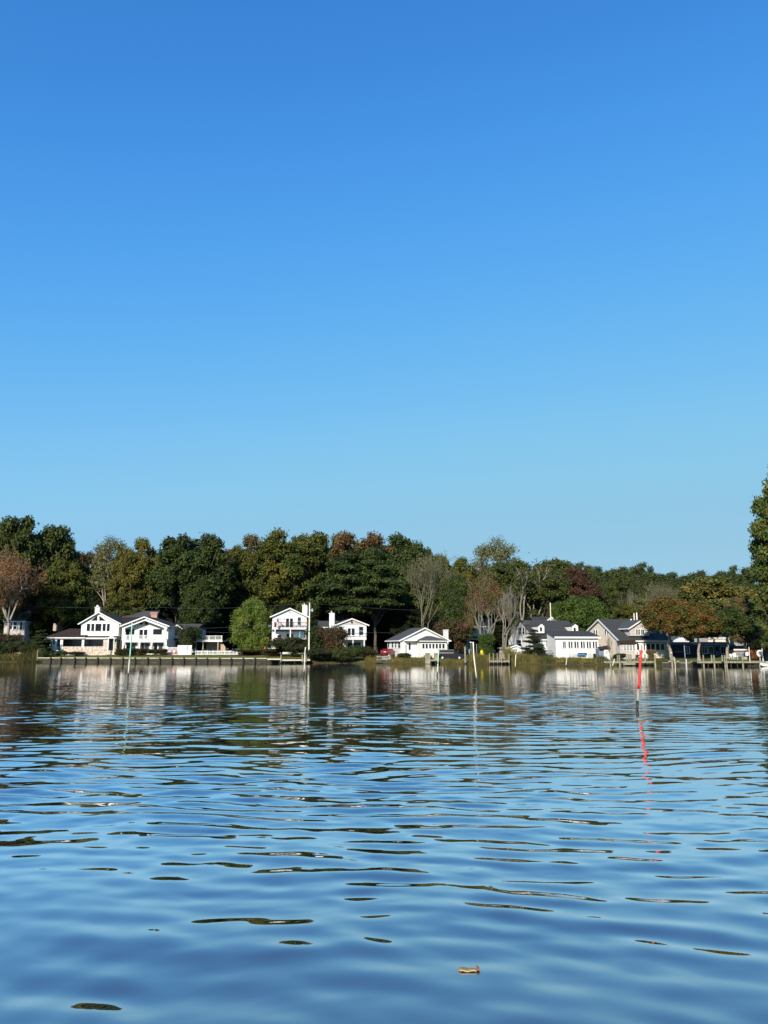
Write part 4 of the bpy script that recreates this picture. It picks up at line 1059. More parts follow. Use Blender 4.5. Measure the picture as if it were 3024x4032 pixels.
# furled parasol on the lower balcony
def parasol(px, py0, py1, Y, m, label, wr=.16, pole_to=None, nm='furled_parasol'):
    x, y, z1 = at(px, py0, Y); z0 = ZZ(py1, Y)
    t = thing(nm, (x, Y, z0), label, 'parasol')
    MB().lathe(x, Y, [(.02, z0), (.02, z1 + .05)], 6).build('pole', M['metal'], t)
    hgt = z1 - z0; MB().lathe(x, Y, [(wr * .6, z0 + hgt * .22), (wr, z0 + hgt * .3), (wr * .75, z0 + hgt * .6), (wr * .4, z0 + hgt * .9), (.03, z1)], 8).build('canopy', M[m], t)
    MB().lathe(x, Y, [(.24, z0 - .02), (.24, z0 + .06), (.06, z0 + .12)], 10).build('base', M['black'], t)
parasol(1181, 2486, 2531, 165.3, 'teal', 'furled pale teal parasol standing on the lower balcony', .3)
parasol(1043.5, 2545, 2575, 164.8, 'salmon', 'furled salmon-red parasol beside the lawn table', .16)
parasol(203, 2517, 2578, 167.5, 'navy', 'furled navy parasol in front of the porch wing', .22)

# ================================================================ two-storey white house
h = thing('house', at(1385, 2560, 163), 'small two-storey white house with tall white chimney at its left and a dark-railed balcony', 'house')
f = Frame(XX(1326, 163), 163, math.radians(12)); zb = ZZ(2585, 160)
a1 = f.pa(1443, 2480)[0]; ap, zr = f.pa(1385, 2437); ze = f.pa(1326, 2459)[1]; zbal = f.pa(1385, 2519)[1]
w = MB(f); w.prism_y([(0, zbal - .1), (a1, zbal - .1), (a1, ze), (ap, zr), (0, ze)], 0, 10); w.box(0, a1, 1.2, 10, zb - .5, zbal - .105); w.build('wall', M['white'], h)
g = MB(f); g.prism_y([f.pa(1330, 2459.5), f.pa(1440, 2459.5), (ap, zr - .1)], -.04, -.002); g.build('gable_panel', M['pink'], h)
gable_roof(f, h, 0, a1, 0, 10, ze, zr, 'roof_dark', apex=ap, ov=.4)
for q in ((1333.5, 2467, 1349, 2499), (1413.5, 2468, 1430, 2501)):
    o = window(h, f, *q, 0, 1, 2, fw=.14); 
    sub(f, h, 'window_surround', 'black', [(q[0] - 3.5, q[1] - 3.5, q[2] + 3.5, q[3] + 3.5)], -.012, -.002)
door(h, f, 1367, 2472, 1398, 2505, 0, 'trim', split=2, label='white double glass door with black surround')
sub(f, h, 'door_surround', 'black', [(1364.5, 2469.5, 1400.5, 2506)], -.012, -.002)
sub(f, h, 'gable_lamp', 'black', [(1383, 2446, 1388, 2453)], -.25, -.05)
fl = MB(f); b_ = -1.5; fl.box(f.pa(1345, 2510, b_)[0], f.pa(1442, 2510, b_)[0], b_, -.005, f.pa(1385, 2519, b_)[1], f.pa(1385, 2508.5, b_)[1]); fl.build('balcony_floor', M['trim'], h)
rail(f, h, 1345, 2493, 1441, 2508.4, b_ + .08, 'black', n=0, posts=4, name='balcony_railing')
for x in (1345, 1388, 1432): sub(f, h, 'column', 'trim', [(x, 2519.2, x + 4, 2590)], b_ + .1, b_ + .35)
sub(f, h, 'dark_recess_panel', 'glass', [(1370, 2530, 1420, 2560)], 1.1, 1.19)  # dark glass sheet across the back of the lower recess
fc = Frame(0, 163.4); ch = MB(fc); rect(ch, fc, 1296, 2416, 1316, 2590, 0, 1.4); rect(ch, fc, 1295, 2413.5, 1317, 2416.3, -.08, 1.48); o = ch.build('chimney', M['trim'], h)
c2 = MB(fc); rect(c2, fc, 1303, 2406, 1308, 2413.5, .4, .9); c2.build('chimney_cap', M['metal'], o)
fw2 = Frame(0, 168); w = MB(fw2); rect(w, fw2, 1256, 2468, 1330, 2585, 0, 5); w.build('side_wing', M['white'], h)
side_roof(fw2, h, fw2.pa(1256, 2468)[0], fw2.pa(1326, 2468)[0], 0, 5, ZZ(2468, 168), ZZ(2448, 171), 'roof_dark', name='wing_roof')

# ================================================================ bungalow
h = thing('house', at(1660, 2578, 156), 'white single-storey bungalow with grey roof, sunroom of seven windows and white chimney', 'house')
f = Frame(XX(1577, 155), 155, math.radians(16)); zb = ZZ(2584, 155)
a1 = f.pa(1765, 2530)[0]; ap, zr = f.pa(1671, 2473); ze = f.pa(1577, 2520)[1]; ze2 = f.pa(1762, 2520)[1]
ze = (ze + ze2) / 2
w = MB(f); w.prism_y([(0, zb - .6), (a1, zb - .6), (a1, ze), (ap, zr), (0, ze)], 0, 9); w.build('wall', M['white'], h)
gable_roof(f, h, 0, a1, 0, 9, ze, zr, 'roof_grey', apex=ap, ov=.4, th=.14)
sub(f, h, 'gable_lamp', 'metal', [(1669, 2476, 1673, 2480)], -.15, 0)
pr = MB(f); pr.box(f.pa(1588, 2520)[0], f.pa(1655, 2520)[0], -1.2, -.005, f.pa(1620, 2524, -1.2)[1], f.pa(1620, 2519, -1.2)[1]); pr.build('porch_roof', M['trim'], h)
door(h, f, 1607, 2529, 1618, 2563, 0, 'trim', label='white porch door with dark upper pane')
sub(f, h, 'porch_post', 'trim', [(1590, 2524.3, 1592, 2580)], -1.15, -1.0)
fs = f.side(0.0)
for q in ((1527, 1534), (1543, 1550), (1556, 1562), (1568, 1577)): window(h, fs, q[0], 2528, q[1], 2549 if q[0] < 1565 else 2551, -.0, 1, 2, fw=.08)
# sunroom
sa0, sa1 = f.pa(1657, 2550, -2.6)[0], f.pa(1761, 2550, -2.6)[0]; sz = f.pa(1700, 2526, -2.6)[1]
w = MB(f); w.box(sa0, sa1, -2.6, -.005, zb - .6, sz); w.build('sunroom_wall', M['white'], h)
r = MB(f); hip_roof4(r, sa0 - .4, sa1 + .4, -3.0, -.01, sz + .16, f.pa(1695, 2504, -1.2)[1], sa0 + 2.0, sa0 + 2.6, -1.2, -.01); r.build('sunroom_roof', M['roof_grey'], h)
MB(f).box(sa0 - .41, sa1 + .41, -3.09, -3.005, sz - .02, sz + .15).build('gutter', M['trim'], h)
for q in ((1663, 1671), (1676, 1684), (1689.5, 1697), (1702.5, 1710), (1715.5, 1723.5), (1728.5, 1736.5), (1741.5, 1750)): window(h, f, q[0], 2535, q[1], 2553, -2.6, 1, 1, fw=.1)
fc = Frame(0, 157.4); ch = MB(fc); rect(ch, fc, 1746, 2481, 1766, 2584, 0, 1.3); rect(ch, fc, 1745, 2479, 1767.5, 2481.3, -.06, 1.36); o = ch.build('chimney', M['whitebrick'], h)
c2 = MB(fc); rect(c2, fc, 1751, 2476, 1762, 2479, .3, 1.0); c2.build('chimney_cap', M['black'], o)

# house behind the bare trees
h = thing('house', at(1890, 2560, 184), 'shaded white house with dark roofs behind the bare trees', 'house')
f = Frame(0, 184); w = MB(f); w.box(A(1852), A(1934), 0, 8, 1, Zp(2464)); w.build('wall', M['white'], h)
side_roof(f, h, A(1852), A(1936), 0, 8, Zp(2465), Zp(2436, 4), 'roof_dark', bm=4)
for q in ((1886, 1898), (1902, 1916)): window(h, f, q[0], 2472, q[1], 2496, 0, 1, 2, glass='glass_teal')
sub(f, h, 'porch_roof', 'roof_dark', [(1855, 2505, 1930, 2514)], -2.5, -.01); sub(f, h, 'porch_fascia', 'trim', [(1855, 2514.2, 1930, 2518)], -2.5, -2.3)
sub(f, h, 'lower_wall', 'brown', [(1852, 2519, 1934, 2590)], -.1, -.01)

# ================================================================ dormer house (white, dark roof)
h = thing('house', at(2200, 2585, 148), 'white house with steep dark roof, two white dormers and a long sunroom', 'house')
# main body: gable end facing left-front
f = Frame(XX(2112, 147.5), 147.5, math.radians(14)); zb = ZZ(2592, 147.5)
fs = f.side(0.0)                                      # gable end; its a axis runs backwards
bL = fs.pa(2003, 2540)[0]                             # depth of the house
a1 = f.pa(2300, 2515)[0]; bm, zr = fs.pa(2056.5, 2446); bm = bL * .5
zr = CAM_H + (2553 - 2446) * (f.w(0, bm, 0)[1]) / 3104.; ze = f.pa(2150, 2517)[1]
w = MB(f); w.prism_x([(0, zb - .6), (bL, zb - .6), (bL, ze), (bm, zr), (0, ze)], 0, a1); w.build('wall', M['white'], h)
side_roof(f, h, 0, a1, 0, bL, ze, zr, 'roof_dark', bm=bm, ov=.25, zb=ze - .25 * (zr - ze) / (bm))
for k_, q in enumerate(((2047, 2054.5), (2058.5, 2066))): window(h, fs, q[0], 2472, q[1], 2497, 0, 1, 2, fw=.07)
sub(fs, h, 'shutter', 'black', [(2041, 2471, 2044.5, 2498)], -.05, .01); sub(fs, h, 'shutter', 'black', [(2068.5, 2471, 2071.5, 2498)], -.05, .01)
window(h, fs, 2040, 2521, 2053, 2545, 0, 1, 2, fw=.08); sub(fs, h, 'shutter', 'black', [(2034, 2520, 2037.5, 2546)], -.05, .01)
window(h, f, 2150, 2521, 2167, 2546, 0, 1, 1, glass='glass_teal'); window(h, f, 2171, 2521, 2178, 2547, 0, 1, 2); window(h, f, 2182, 2521, 2187, 2549, 0, 1, 1)
def dormer(px0, px1, pxa, pya, pye, pyb, w0, w1, nx=1):
    fb_ = .9; a_0 = f.pa(px0, pye, fb_)[0]; a_1 = f.pa(px1, pye, fb_)[0]; a_p, z_r = f.pa(pxa, pya, fb_); z_e = f.pa(pxa, pye, fb_)[1]; z_b = f.pa(pxa, pyb, fb_)[1]
    d = MB(f); d.prism_y([(a_0, z_b), (a_1, z_b), (a_1, z_e), (a_p, z_r), (a_0, z_e)], fb_, fb_ + 3.6)
    o = d.build('dormer', M['white'], h)
    r = MB(f); t = .1; kk = (z_r - z_e) / (a_p - a_0); ov = .12
    r.prism_y([(a_p, z_r + t + .01), (a_0 - ov, z_e - ov * kk + t + .01), (a_0 - ov, z_e - ov * kk + .01), (a_p, z_r + .01)], fb_ - .12, fb_ + 3.62)
    r.prism_y([(a_p, z_r + t + .01), (a_p, z_r + .01), (a_1 + ov, z_e - ov * kk + .01), (a_1 + ov, z_e - ov * kk + t + .01)], fb_ - .12, fb_ + 3.62)
    r.build('dormer_roof', M['roof_dark'], o)
    wd = MB(f); rect(wd, f, w0[0] - 1, w0[1] - 1, w1[0] + 1, w1[1] + 1, fb_ - .06, fb_ - .005); q = wd.build('dormer_window', M['trim'], o)
    wd = MB(f); rect(wd, f, *w0, *w1, fb_ - .08, fb_ - .05); wd.build('pane', M['glass'], h); 
dormer(2118, 2143, 2131, 2455, 2465, 2493, (2126, 2470), (2134, 2485))
dormer(2252, 2276, 2264, 2456, 2465, 2494, (2259, 2472), (2267, 2486))
# sunroom
g = Frame(XX(2236, 142.3), 142.3, math.radians(5))
sa1 = g.pa(2357, 2550)[0]; dB = 5.2; zt = g.pa(2290, 2509)[1]; zl = g.pa(2290, 2598)[1]
w = MB(g); w.box(-2.2, sa1, .02, dB, zl - .6, zt); w.prism_x([(.02, zt), (dB, zt), (dB, zt + .95)], -2.2, sa1 - .1); w.build('sunroom_wall', M['white'], h)
MB(g).slab((-2.5, -.35, zt + .12), (sa1 + .35, -.35, zt + .12), (sa1 + .1, dB + .1, zt + 1.25), (-2.5, dB + .1, zt + 1.25), .14).build('sunroom_roof', M['roof_dark'], h)
MB(g).box(-2.52, sa1 + .37, -.46, -.355, zt - .22, zt + .1).build('sunroom_fascia', M['trim'], h)
for q in ((2216, 2220), (2222, 2227), (2238, 2244), (2248, 2253.5), (2261.5, 2268), (2272, 2277.5), (2286.5, 2293), (2296.5, 2302), (2310, 2316), (2320, 2326), (2334, 2340), (2344, 2350)):
    window(h, g, q[0], 2526, q[1], 2551.5, 0, 1, 1, fw=.07)
sub(g, h, 'boat_bay', 'dark', [(2275, 2571, 2311, 2581), (2336, 2574, 2349, 2597)], -.01, .03)  # flat dark panels paint the shaded inside of the openings
for x0, x1 in ((2240, 2250), (2252, 2272), (2316, 2334)): sub(g, h, 'lattice_panel', 'blind', [(x0, 2573, x1, 2597)], -.03, .03)
# grey stairs
h = thing('stairs', at(2160, 2592, 144), 'grey-blue wooden steps and landing in front of the dormer house', 'stairs')
f = Frame(0, 143.5)
MB(f).box(A(2145), A(2168), 0, 2, Zp(2575), Zp(2572)).build('landing', M['slate'], h)
s_ = MB(f)
for i in range(6): s_.box(A(2168) + i * .22, A(2168) + i * .22 + .26, 0, 1.6, Zp(2576) - i * .17, Zp(2575) - i * .17)
s_.build('treads', M['slate'], h)
rail(f, h, 2145, 2560, 2168, 2572, .05, 'slate', n=5, posts=2)
r_ = MB(f); r_.tube([(A(2168), .02, Zp(2560)), (A(2188), .02, Zp(2584))], .05); r_.tube([(A(2188), .02, Zp(2584)), (A(2188), .02, Zp(2595))], .05); r_.build('handrail', M['slate'], h)
for x in (2146, 2166): MB(f).box(A(x), A(x) + .12, .1, .22, Zp(2600), Zp(2575.1)).build('post', M['slate'], h)
# kayaks in the bay
for i, x in enumerate((2281, 2297)):
    X, Y, Z = at(x, 2578.5, 142.1)
    MB().tube([(X - .45, Y, Z), (X - .25, Y, Z), (X + .25, Y, Z), (X + .45, Y, Z)], [.05, .16, .16, .05], 8).build('kayak', M['kayak'], None)
    o = COL.objects[-1]; tag(o, 'blue kayak end in the opening under the sunroom', 'kayak', 'blue kayaks under the sunroom')
# white garage
h = thing('garage', at(2030, 2566, 149.5), 'small white gabled garage behind the plank fence', 'garage')
f = Frame(XX(2022, 149.5), 149.5, math.radians(10)); a1 = f.pa(2053, 2555)[0]; a_0 = f.pa(1998, 2555)[0]; ap, zr = f.pa(2037, 2541); ze = f.pa(2037, 2551)[1]
ap = (a_0 + a1) / 2 + .4
w = MB(f); w.prism_y([(a_0, .4), (a1, .4), (a1, ze), (ap, zr), (a_0, ze)], 0, 5); w.build('wall', M['white'], h)
gable_roof(f, h, a_0, a1, 0, 5, ze, zr, 'roof_dark', apex=ap, ov=.2, th=.1); window(h, f, 2024, 2557, 2030, 2563, 0, 2, 1); sub(f, h, 'shutter', 'black', [(2019, 2556, 2021.5, 2564)], -.05, -.005); sub(f, h, 'shutter', 'black', [(2032.5, 2556, 2035, 2564)], -.05, -.005)
# roof of a farther house
h = thing('house', at(2150, 2445, 172), 'farther house showing only a dark roof and small white gable above the dormer house', 'house')
f = Frame(0, 172); w = MB(f); w.box(A(2100), A(2186), 0, 8, 1, Zp(2446)); w.build('wall', M['white'], h)
side_roof(f, h, A(2104), A(2184), 0, 8, Zp(2447), Zp(2431, 4), 'roof_dark', bm=4, fascia=False, ov=.1); gable_roof(f, h, A(2152), A(2186), -1.5, 3, Zp(2444), Zp(2431), 'roof_grey', ov=.1, th=.1, name='gable_roof')
w = MB(f); w.prism_y([(A(2153), Zp(2452)), (A(2185), Zp(2452)), (A(2185), Zp(2444)), (A(2169), Zp(2432)), (A(2153), Zp(2444))], -1.5, 0); w.build('gable_wall', M['grey_siding'], h)

# ================================================================ tan house
h = thing('house', at(2450, 2590, 142), 'tan house with steep dark roof, upper gable and long windowed porch', 'house')
f = Frame(XX(2443, 140.5), 140.5, math.radians(10)); zb = ZZ(2595, 140.5); fs = f.side(0.0)
bL = fs.pa(2306, 2540)[0]; a1 = f.pa(2640, 2530)[0]; ze = f.pa(2500, 2523)[1]
bm = fs.pa(2361, 2440)[0]; zr = fs.pa(2361, 2441)[1]; zbk = fs.pa(2306, 2497)[1]
w = MB(f); w.prism_x([(0, zb - .6), (bL, zb - .6), (bL, zbk), (bm, zr), (0, ze)], 0, a1); w.build('wall', M['cream'], h)
aR = f.pa(2536, 2441, bm)[0]
side_roof(f, h, 0, a1, 0, bL, ze, zr, 'roof_dark', bm=bm, ov=.3, zb=zbk - .1)
rk = MB(f); rk.prism_x([(bm, zr + .15), (bm, zr - .15), (-.35, ze - .25), (-.35, ze + .02)], -.39, -.31); rk.prism_x([(bm, zr + .15), (bL + .3, zbk), (bL + .3, zbk - .28), (bm, zr - .15)], -.39, -.31); rk.build('rake_board', M['trim'], h)
for q in ((2338, 2343.5), (2347.5, 2353)): window(h, fs, q[0], 2481, q[1], 2500, 0, 1, 1, fw=.12)
for q in ((2381.5, 2387), (2391, 2396)): window(h, fs, q[0], 2480, q[1], 2499, 0, 1, 1, fw=.12)
window(h, fs, 2361, 2537, 2366, 2549, 0, 1, 2, fw=.08)
# upper gable
d = MB(f); fb_ = .6; P = lambda x, y: f.pa(x, y, fb_)
a_0 = P(2479, 2475)[0]; a_1 = P(2556, 2475)[0]; a_p, z_r = P(2521, 2443); z_e = P(2521, 2471)[1]; z_b = P(2510, 2504)[1]
d.prism_y([(a_0, z_b), (a_1, z_b), (a_1, z_e), (a_p, z_r), (a_0, z_e)], fb_, fb_ + 5); d.build('upper_gable', M['pink'], h)
gable_roof(f, h, a_0, a_1, fb_, fb_ + 5, z_e, z_r, 'roof_grey', apex=a_p, ov=.4, th=.12, name='upper_gable_roof')
window(h, f, 2503, 2479, 2520, 2499, fb_, 3, 3, fw=.1); window(h, f, 2524, 2479, 2536, 2499, fb_, 2, 1, fw=.1)
# front projection with windows and porch
b_ = -1.6
w = MB(f); w.box(f.pa(2441, 2560, b_)[0], f.pa(2545, 2560, b_)[0], b_, -.005, zb - .6, f.pa(2500, 2526, b_)[1]); w.build('bay_wall', M['pink'], h)
w = MB(f); w.box(f.pa(2545.2, 2560, b_)[0], f.pa(2618, 2560, b_)[0], b_, -.005, zb - .6, f.pa(2580, 2562, b_)[1]); w.build('porch_base', M['cream'], h)
sub(f, h, 'bay_roof', 'roof_brown', [(2434, 2522, 2512, 2533)], b_ - .5, b_ - .01)
for q in ((2455, 2463), (2467, 2475), (2479, 2487), (2491, 2499)): window(h, f, q[0], 2536, q[1], 2561, b_, 2, 4, fw=.1)
sub(f, h, 'entry_wall', 'trim', [(2503, 2526, 2545, 2590)], b_ - .2, b_ - .005)
window(h, f, 2507.5, 2536, 2516, 2559, b_ - .2, 1, 1); door(h, f, 2524, 2538, 2531, 2588, b_ - .2, 'trim', glass='half', label='white entry door with small dark pane'); window(h, f, 2534.5, 2535, 2539, 2559, b_ - .2, 1, 1)
for q in ((2545, 2560), (2563.5, 2578), (2582, 2597), (2600.5, 2616)): window(h, f, q[0], 2535, q[1], 2559, b_, 1, 1, fw=.1, name='porch_screen')
sub(f, h, 'porch_fascia', 'trim', [(2503, 2522, 2640, 2527)], b_ - .55, b_ - .3)
pr = MB(f); pr.slab((f.pa(2503, 2526, b_)[0], b_ - .3, f.pa(2560, 2524, b_)[1]), (f.pa(2640, 2526, b_)[0], b_ - .3, f.pa(2560, 2524, b_)[1]), (f.pa(2640, 2526, b_)[0], 0, ze + .3), (f.pa(2503, 2526, b_)[0], 0, ze + .3), .12); pr.build('porch_roof', M['roof_dark'], h)
# vents on the ridge
fv = Frame(0, 146)
for x0, y0, x1, mm in ((2495.5, 2414, 2499, 'cream'), (2506, 2412, 2510, 'trim')): sub(fv, h, 'flue', mm, [(x0, y0, x1, 2450)], 0, .2)
ch = MB(fv); rect(ch, fv, 2528, 2432, 2538, 2452, 0, .5); rect(ch, fv, 2530, 2428, 2534, 2432, .1, .4); o = ch.build('chimney', M['trim'], h)
MB(fv).tube([(fv.pa(2535.5, 2430)[0], .25, Zp(2440, fr=fv)), (fv.pa(2535.5, 2401)[0], .25, Zp(2401, fr=fv))], .06).build('mast', M['metal'], h)
MB(fv).lathe(fv.pa(2486, 2440)[0], .2, [(.1, Zp(2446, fr=fv)), (.16, Zp(2440, fr=fv)), (.05, Zp(2436, fr=fv))], 8).build('roof_vent', M['trim'], h)
# shed
h = thing('shed', at(2385, 2597, 138.5), 'white garden shed with a dark roof beside the tan house', 'shed')
f = Frame(0, 138)
w = MB(f); w.box(A(2377), A(2401), 0, 2.4, .2, Zp(2555)); w.build('wall', M['trim'], h)
w = MB(f); w.box(A(2358), A(2376.8), .3, 2.4, .2, Zp(2553)); w.build('dark_side', M['slate'], h)  # the shed's dark side, built as a slate-coloured box
MB(f).slab((A(2357), -.3, Zp(2553.5)), (A(2404), -.3, Zp(2553)), (A(2413), 2.6, Zp(2540)), (A(2366), 2.6, Zp(2548)), .1).build('roof', M['roof_brown'], h)
window(h, f, 2386, 2564, 2391, 2573, 0, 2, 2, fw=.05); sub(f, h, 'door_seam', 'grey_siding', [(2379, 2562, 2379.5, 2595), (2397, 2562, 2397.5, 2595)], -.012, 0)

# ================================================================ navy cottage and neighbours
h = thing('house', at(2800, 2590, 141), 'low navy-blue cottage with pale framed windows and a light blue door, behind the quay', 'house')
f = Frame(0, 143); zb = ZZ(2592, 143)
w = MB(f); w.box(A(2642), A(2886), 0, 7, zb - .6, Zp(2541)); w.build('wall', M['navy'], h)
side_roof(f, h, A(2642), A(2886), 0, 7, Zp(2541), Zp(2531, 3.5), 'slate' if False else 'roof_dark', bm=3.5, fascia=False)
sub(f, h, 'eave_board', 'slate', [(2730, 2535, 2892, 2541)], -.5, -.36)
for q in ((2694, 2703), (2707, 2713), (2765, 2771, 2783), (2791, 2797, 2807), (2839, 2847, 2856), (2864, 2871, 2881)):
    window(h, f, q[0], 2547, q[-1], 2572, 0, 1 if len(q) == 2 else 2, 1, frame='trim' if q[0] < 2760 else 'blind', fw=.13)
door(h, f, 2816, 2544, 2831, 2582, 0, 'bluegrey', glass='half', label='light blue door')
MB(f).box(A(2646), A(2672), -1.4, -.01, Zp(2568), Zp(2564)).build('awning', M['slate'], h)
h = thing('house', at(2700, 2560, 150), 'white gabled cottage glimpsed between the orange tree and the navy cottage', 'house')
f = Frame(0, 147.5); w = MB(f); w.prism_y([(A(2655), 1), (A(2738), 1), (A(2738), Zp(2525)), (A(2722), Zp(2508)), (A(2655), Zp(2530))], 3.7, 10); w.build('wall', M['white'], h)
side_roof(f, h, A(2655), A(2738), 3.7, 10, Zp(2526, 3.7), Zp(2508, 7), 'roof_grey', fascia=True, ov=.2)
h = thing('house', at(2840, 2530, 156), 'tan upper storey with white chimney directly behind the navy cottage', 'house')
f = Frame(0, 155); w = MB(f); w.box(A(2790), A(2890), 0, 7, 1, Zp(2512)); w.build('wall', M['cream'], h)
side_roof(f, h, A(2792), A(2888), 0, 7, Zp(2512), Zp(2500, 3.5), 'roof_grey', bm=3.5, ov=.2); sub(f, h, 'corner_board', 'trim', [(2849, 2512, 2853, 2545)], -.08, -.01); sub(f, h, 'wall_panel', 'grey_siding', [(2879, 2513, 2890, 2545)], -.08, -.01)
window(h, f, 2806, 2518, 2816, 2530, 0, 1, 2); window(h, f, 2862, 2520, 2870, 2532, 0, 1, 2)
h = thing('house', at(2900, 2500, 172), 'grey house with white-framed windows standing higher, behind the yellowing oaks', 'house')
f = Frame(0, 168); w = MB(f); w.box(A(2868), A(2940), 0, 8, 1, Zp(2442)); w.build('wall', M['grey_siding'], h)
side_roof(f, h, A(2866), A(2942), 0, 8, Zp(2442), Zp(2426, 4), 'roof_grey', bm=4)
for q in ((2884, 2896), (2900, 2912), (2916, 2928)): window(h, f, q[0], 2452, q[1], 2470, 0, 1, 2, fw=.14)
h = thing('shed', at(2910, 2590, 138), 'low dark-roofed shed with pinkish boards right of the navy cottage', 'shed')
f = Frame(0, 138); w = MB(f); w.box(A(2889), A(2932), 0, 3, .4, Zp(2557)); w.build('wall', M['fence_pink'], h)
side_roof(f, h, A(2890), A(2932), 0, 3, Zp(2557), Zp(2546, 1.5), 'roof_brown', ov=.25); sub(f, h, 'lower_boards', 'slate', [(2889.5, 2574, 2931.5, 2596)], -.06, -.01)

# ================================================================ shore works
def wpt(px, py, Y): return at(px, py, Y)
def shoreY(px):
    Y = 150.
    for _ in range(12): Y = Ys(XX(px, Y, 2600))
    return Y
def pile(px, ptop, pbot, w, Y=None, m='wood_green', label='', lean=0.0, nm='mooring_pile', cat='post', group=None, capm=None, wet=True, n=8):
    """round timber standing in the water or ground; ptop, pbot pixel rows"""
    if Y is None: Y = CAM_H * 3104. / (pbot - 2553)
    x, y, z1 = at(px, ptop, Y); z0 = ZZ(pbot, Y); r = w * Y / 3104. / 2
    t = thing(nm, (x, Y, z0), label, cat, group)
    xb = x + lean * Y / 3104.
    top = Vector((x, Y, z1)); bot = Vector((xb, Y, z0 - .6)); q = top.lerp(bot, .999)
    zw = .28 if wet else None
    if wet and z0 < .1:
        k = (z1 - zw) / (z1 - (z0 - .6)); mid = top.lerp(bot, k)
        MB().tube([mid, bot], [r * 1.02, r * 1.04], n).build('wet_base', M['algae'], t)
        MB().tube([top, mid], [r * .97, r], n).build('shaft', M[m], t)
    else:
        MB().tube([top, bot], [r * .95, r], n).build('shaft', M[m], t)
    if capm: MB().lathe(x, Y, [(r * 1.15, z1), (r * 1.15, z1 + .06), (.02, z1 + .16)], n).build('cap', M[capm], t)
    return t

# left bulkhead with its posts
t = thing('bulkhead', (XX(150, 163), shoreY(150), 0), 'long low timber bulkhead with pale cap along the lawn', 'bulkhead')
segs_ = [150 + i * 30 for i in range(34)]
cap = MB(); pl = MB(); fl_ = MB()
pts = [(XX(p, shoreY(p), 2600), shoreY(p)) for p in range(150, 1110, 60)]
for (xa, ya), (xb, yb) in zip(pts[:-1], pts[1:]):
    pl.add([(xa, ya - .12, -.8), (xb, yb - .12, -.8), (xb, yb + .05, -.8), (xa, ya + .05, -.8), (xa, ya - .12, .80), (xb, yb - .12, .80), (xb, yb + .05, .80), (xa, ya + .05, .80)],
           [(0, 1, 5, 4), (4, 5, 6, 7), (2, 3, 7, 6)])
    cap.add([(xa, ya - .26, .802), (xb, yb - .26, .802), (xb, yb + .16, .802), (xa, ya + .16, .802), (xa, ya - .26, .965), (xb, yb - .26, .965), (xb, yb + .16, .965), (xa, ya + .16, .965)],
            [(0, 1, 5, 4), (4, 5, 6, 7), (2, 3, 7, 6), (0, 4, 7, 3), (1, 2, 6, 5)])
    fl_.add([(xa, ya - .24, .30), (xb, yb - .24, .30), (xb, yb - .125, .30), (xa, ya - .125, .30), (xa, ya - .24, .46), (xb, yb - .24, .46), (xb, yb - .125, .46), (xa, ya - .125, .46)],
            [(0, 1, 5, 4), (4, 5, 6, 7)])
pl.build('planking', M['bulk'], t); cap.build('cap', M['cap'], t); fl_.build('waler', M['wood_dark'], t)
for p in (202, 242, 297, 340, 387, 437, 486, 534, 584, 631, 680, 726, 773, 817, 866, 912, 959, 1005):
    Y = shoreY(p); x = XX(p, Y, 2600)
    MB().tube([(x, Y - .42, -.8), (x, Y - .42, .96)], .17, 8).build('post', M['wood_dark'], t)
pile(149, 2560, 2601, 3.5, shoreY(149) - .1, 'pole_grey', 'thin bleached post at the left end of the bulkhead', nm='post', wet=False)

def dock(name, px0, px1, Y0, Y1, zt, label, m='wood', legs=(), lw=5, th=.16, stringer=True, boards=True):
    t = thing(name, at((px0 + px1) / 2, 2600, Y0), label, 'dock')
    x0, x1 = XX(px0, Y0, 2600), XX(px1, Y0, 2600)
    b = MB(); n = max(3, int((x1 - x0) / .32))
    for i in range(n):
        a = x0 + (x1 - x0) * i / n; b.box(a + .008, a + (x1 - x0) / n - .008, Y0, Y1, zt - .05, zt)
    b.build('decking', M[m], t)
    MB().box(x0, x1, Y0 + .02, Y0 + .1, zt - th - .1, zt - .052).box(x0, x1, Y1 - .1, Y1 - .02, zt - th - .1, zt - .052).build('stringer', M['wood_pale' if m == 'wood_pale' else 'wood_green'], t)
    for px in legs:
        x = XX(px, Y0, 2600)
        MB().tube([(x, Y0 + .25, -.9), (x, Y0 + .25, zt - .06)], lw * Y0 / 3104 / 2, 7).build('leg', M['wood_dark'], t)
    return t
Yd = shoreY(1130)
dock('dock', 1052, 1107, Yd - 1.6, Yd + .3, .90, 'pale plank walkway joining the bulkhead to the small dock', 'wood_pale', (1060, 1100), 4)
dock('dock', 1107.5, 1221, Yd - 2.4, Yd - .8, .74, 'narrow pale dock below the big green shrub', 'wood_pale', (1120, 1160, 1200), 3)
for p, y0, lab in ((1107, 2577, 'grey dock post where the two pale walkways meet'), (1191, 2578, 'grey dock post left of the white channel pole'), (1205, 2580, 'grey dock post right of the white channel pole')):
    pile(p, y0, 2613, 4.2, Yd - 2.6, 'pole_grey', lab, nm='dock_post')
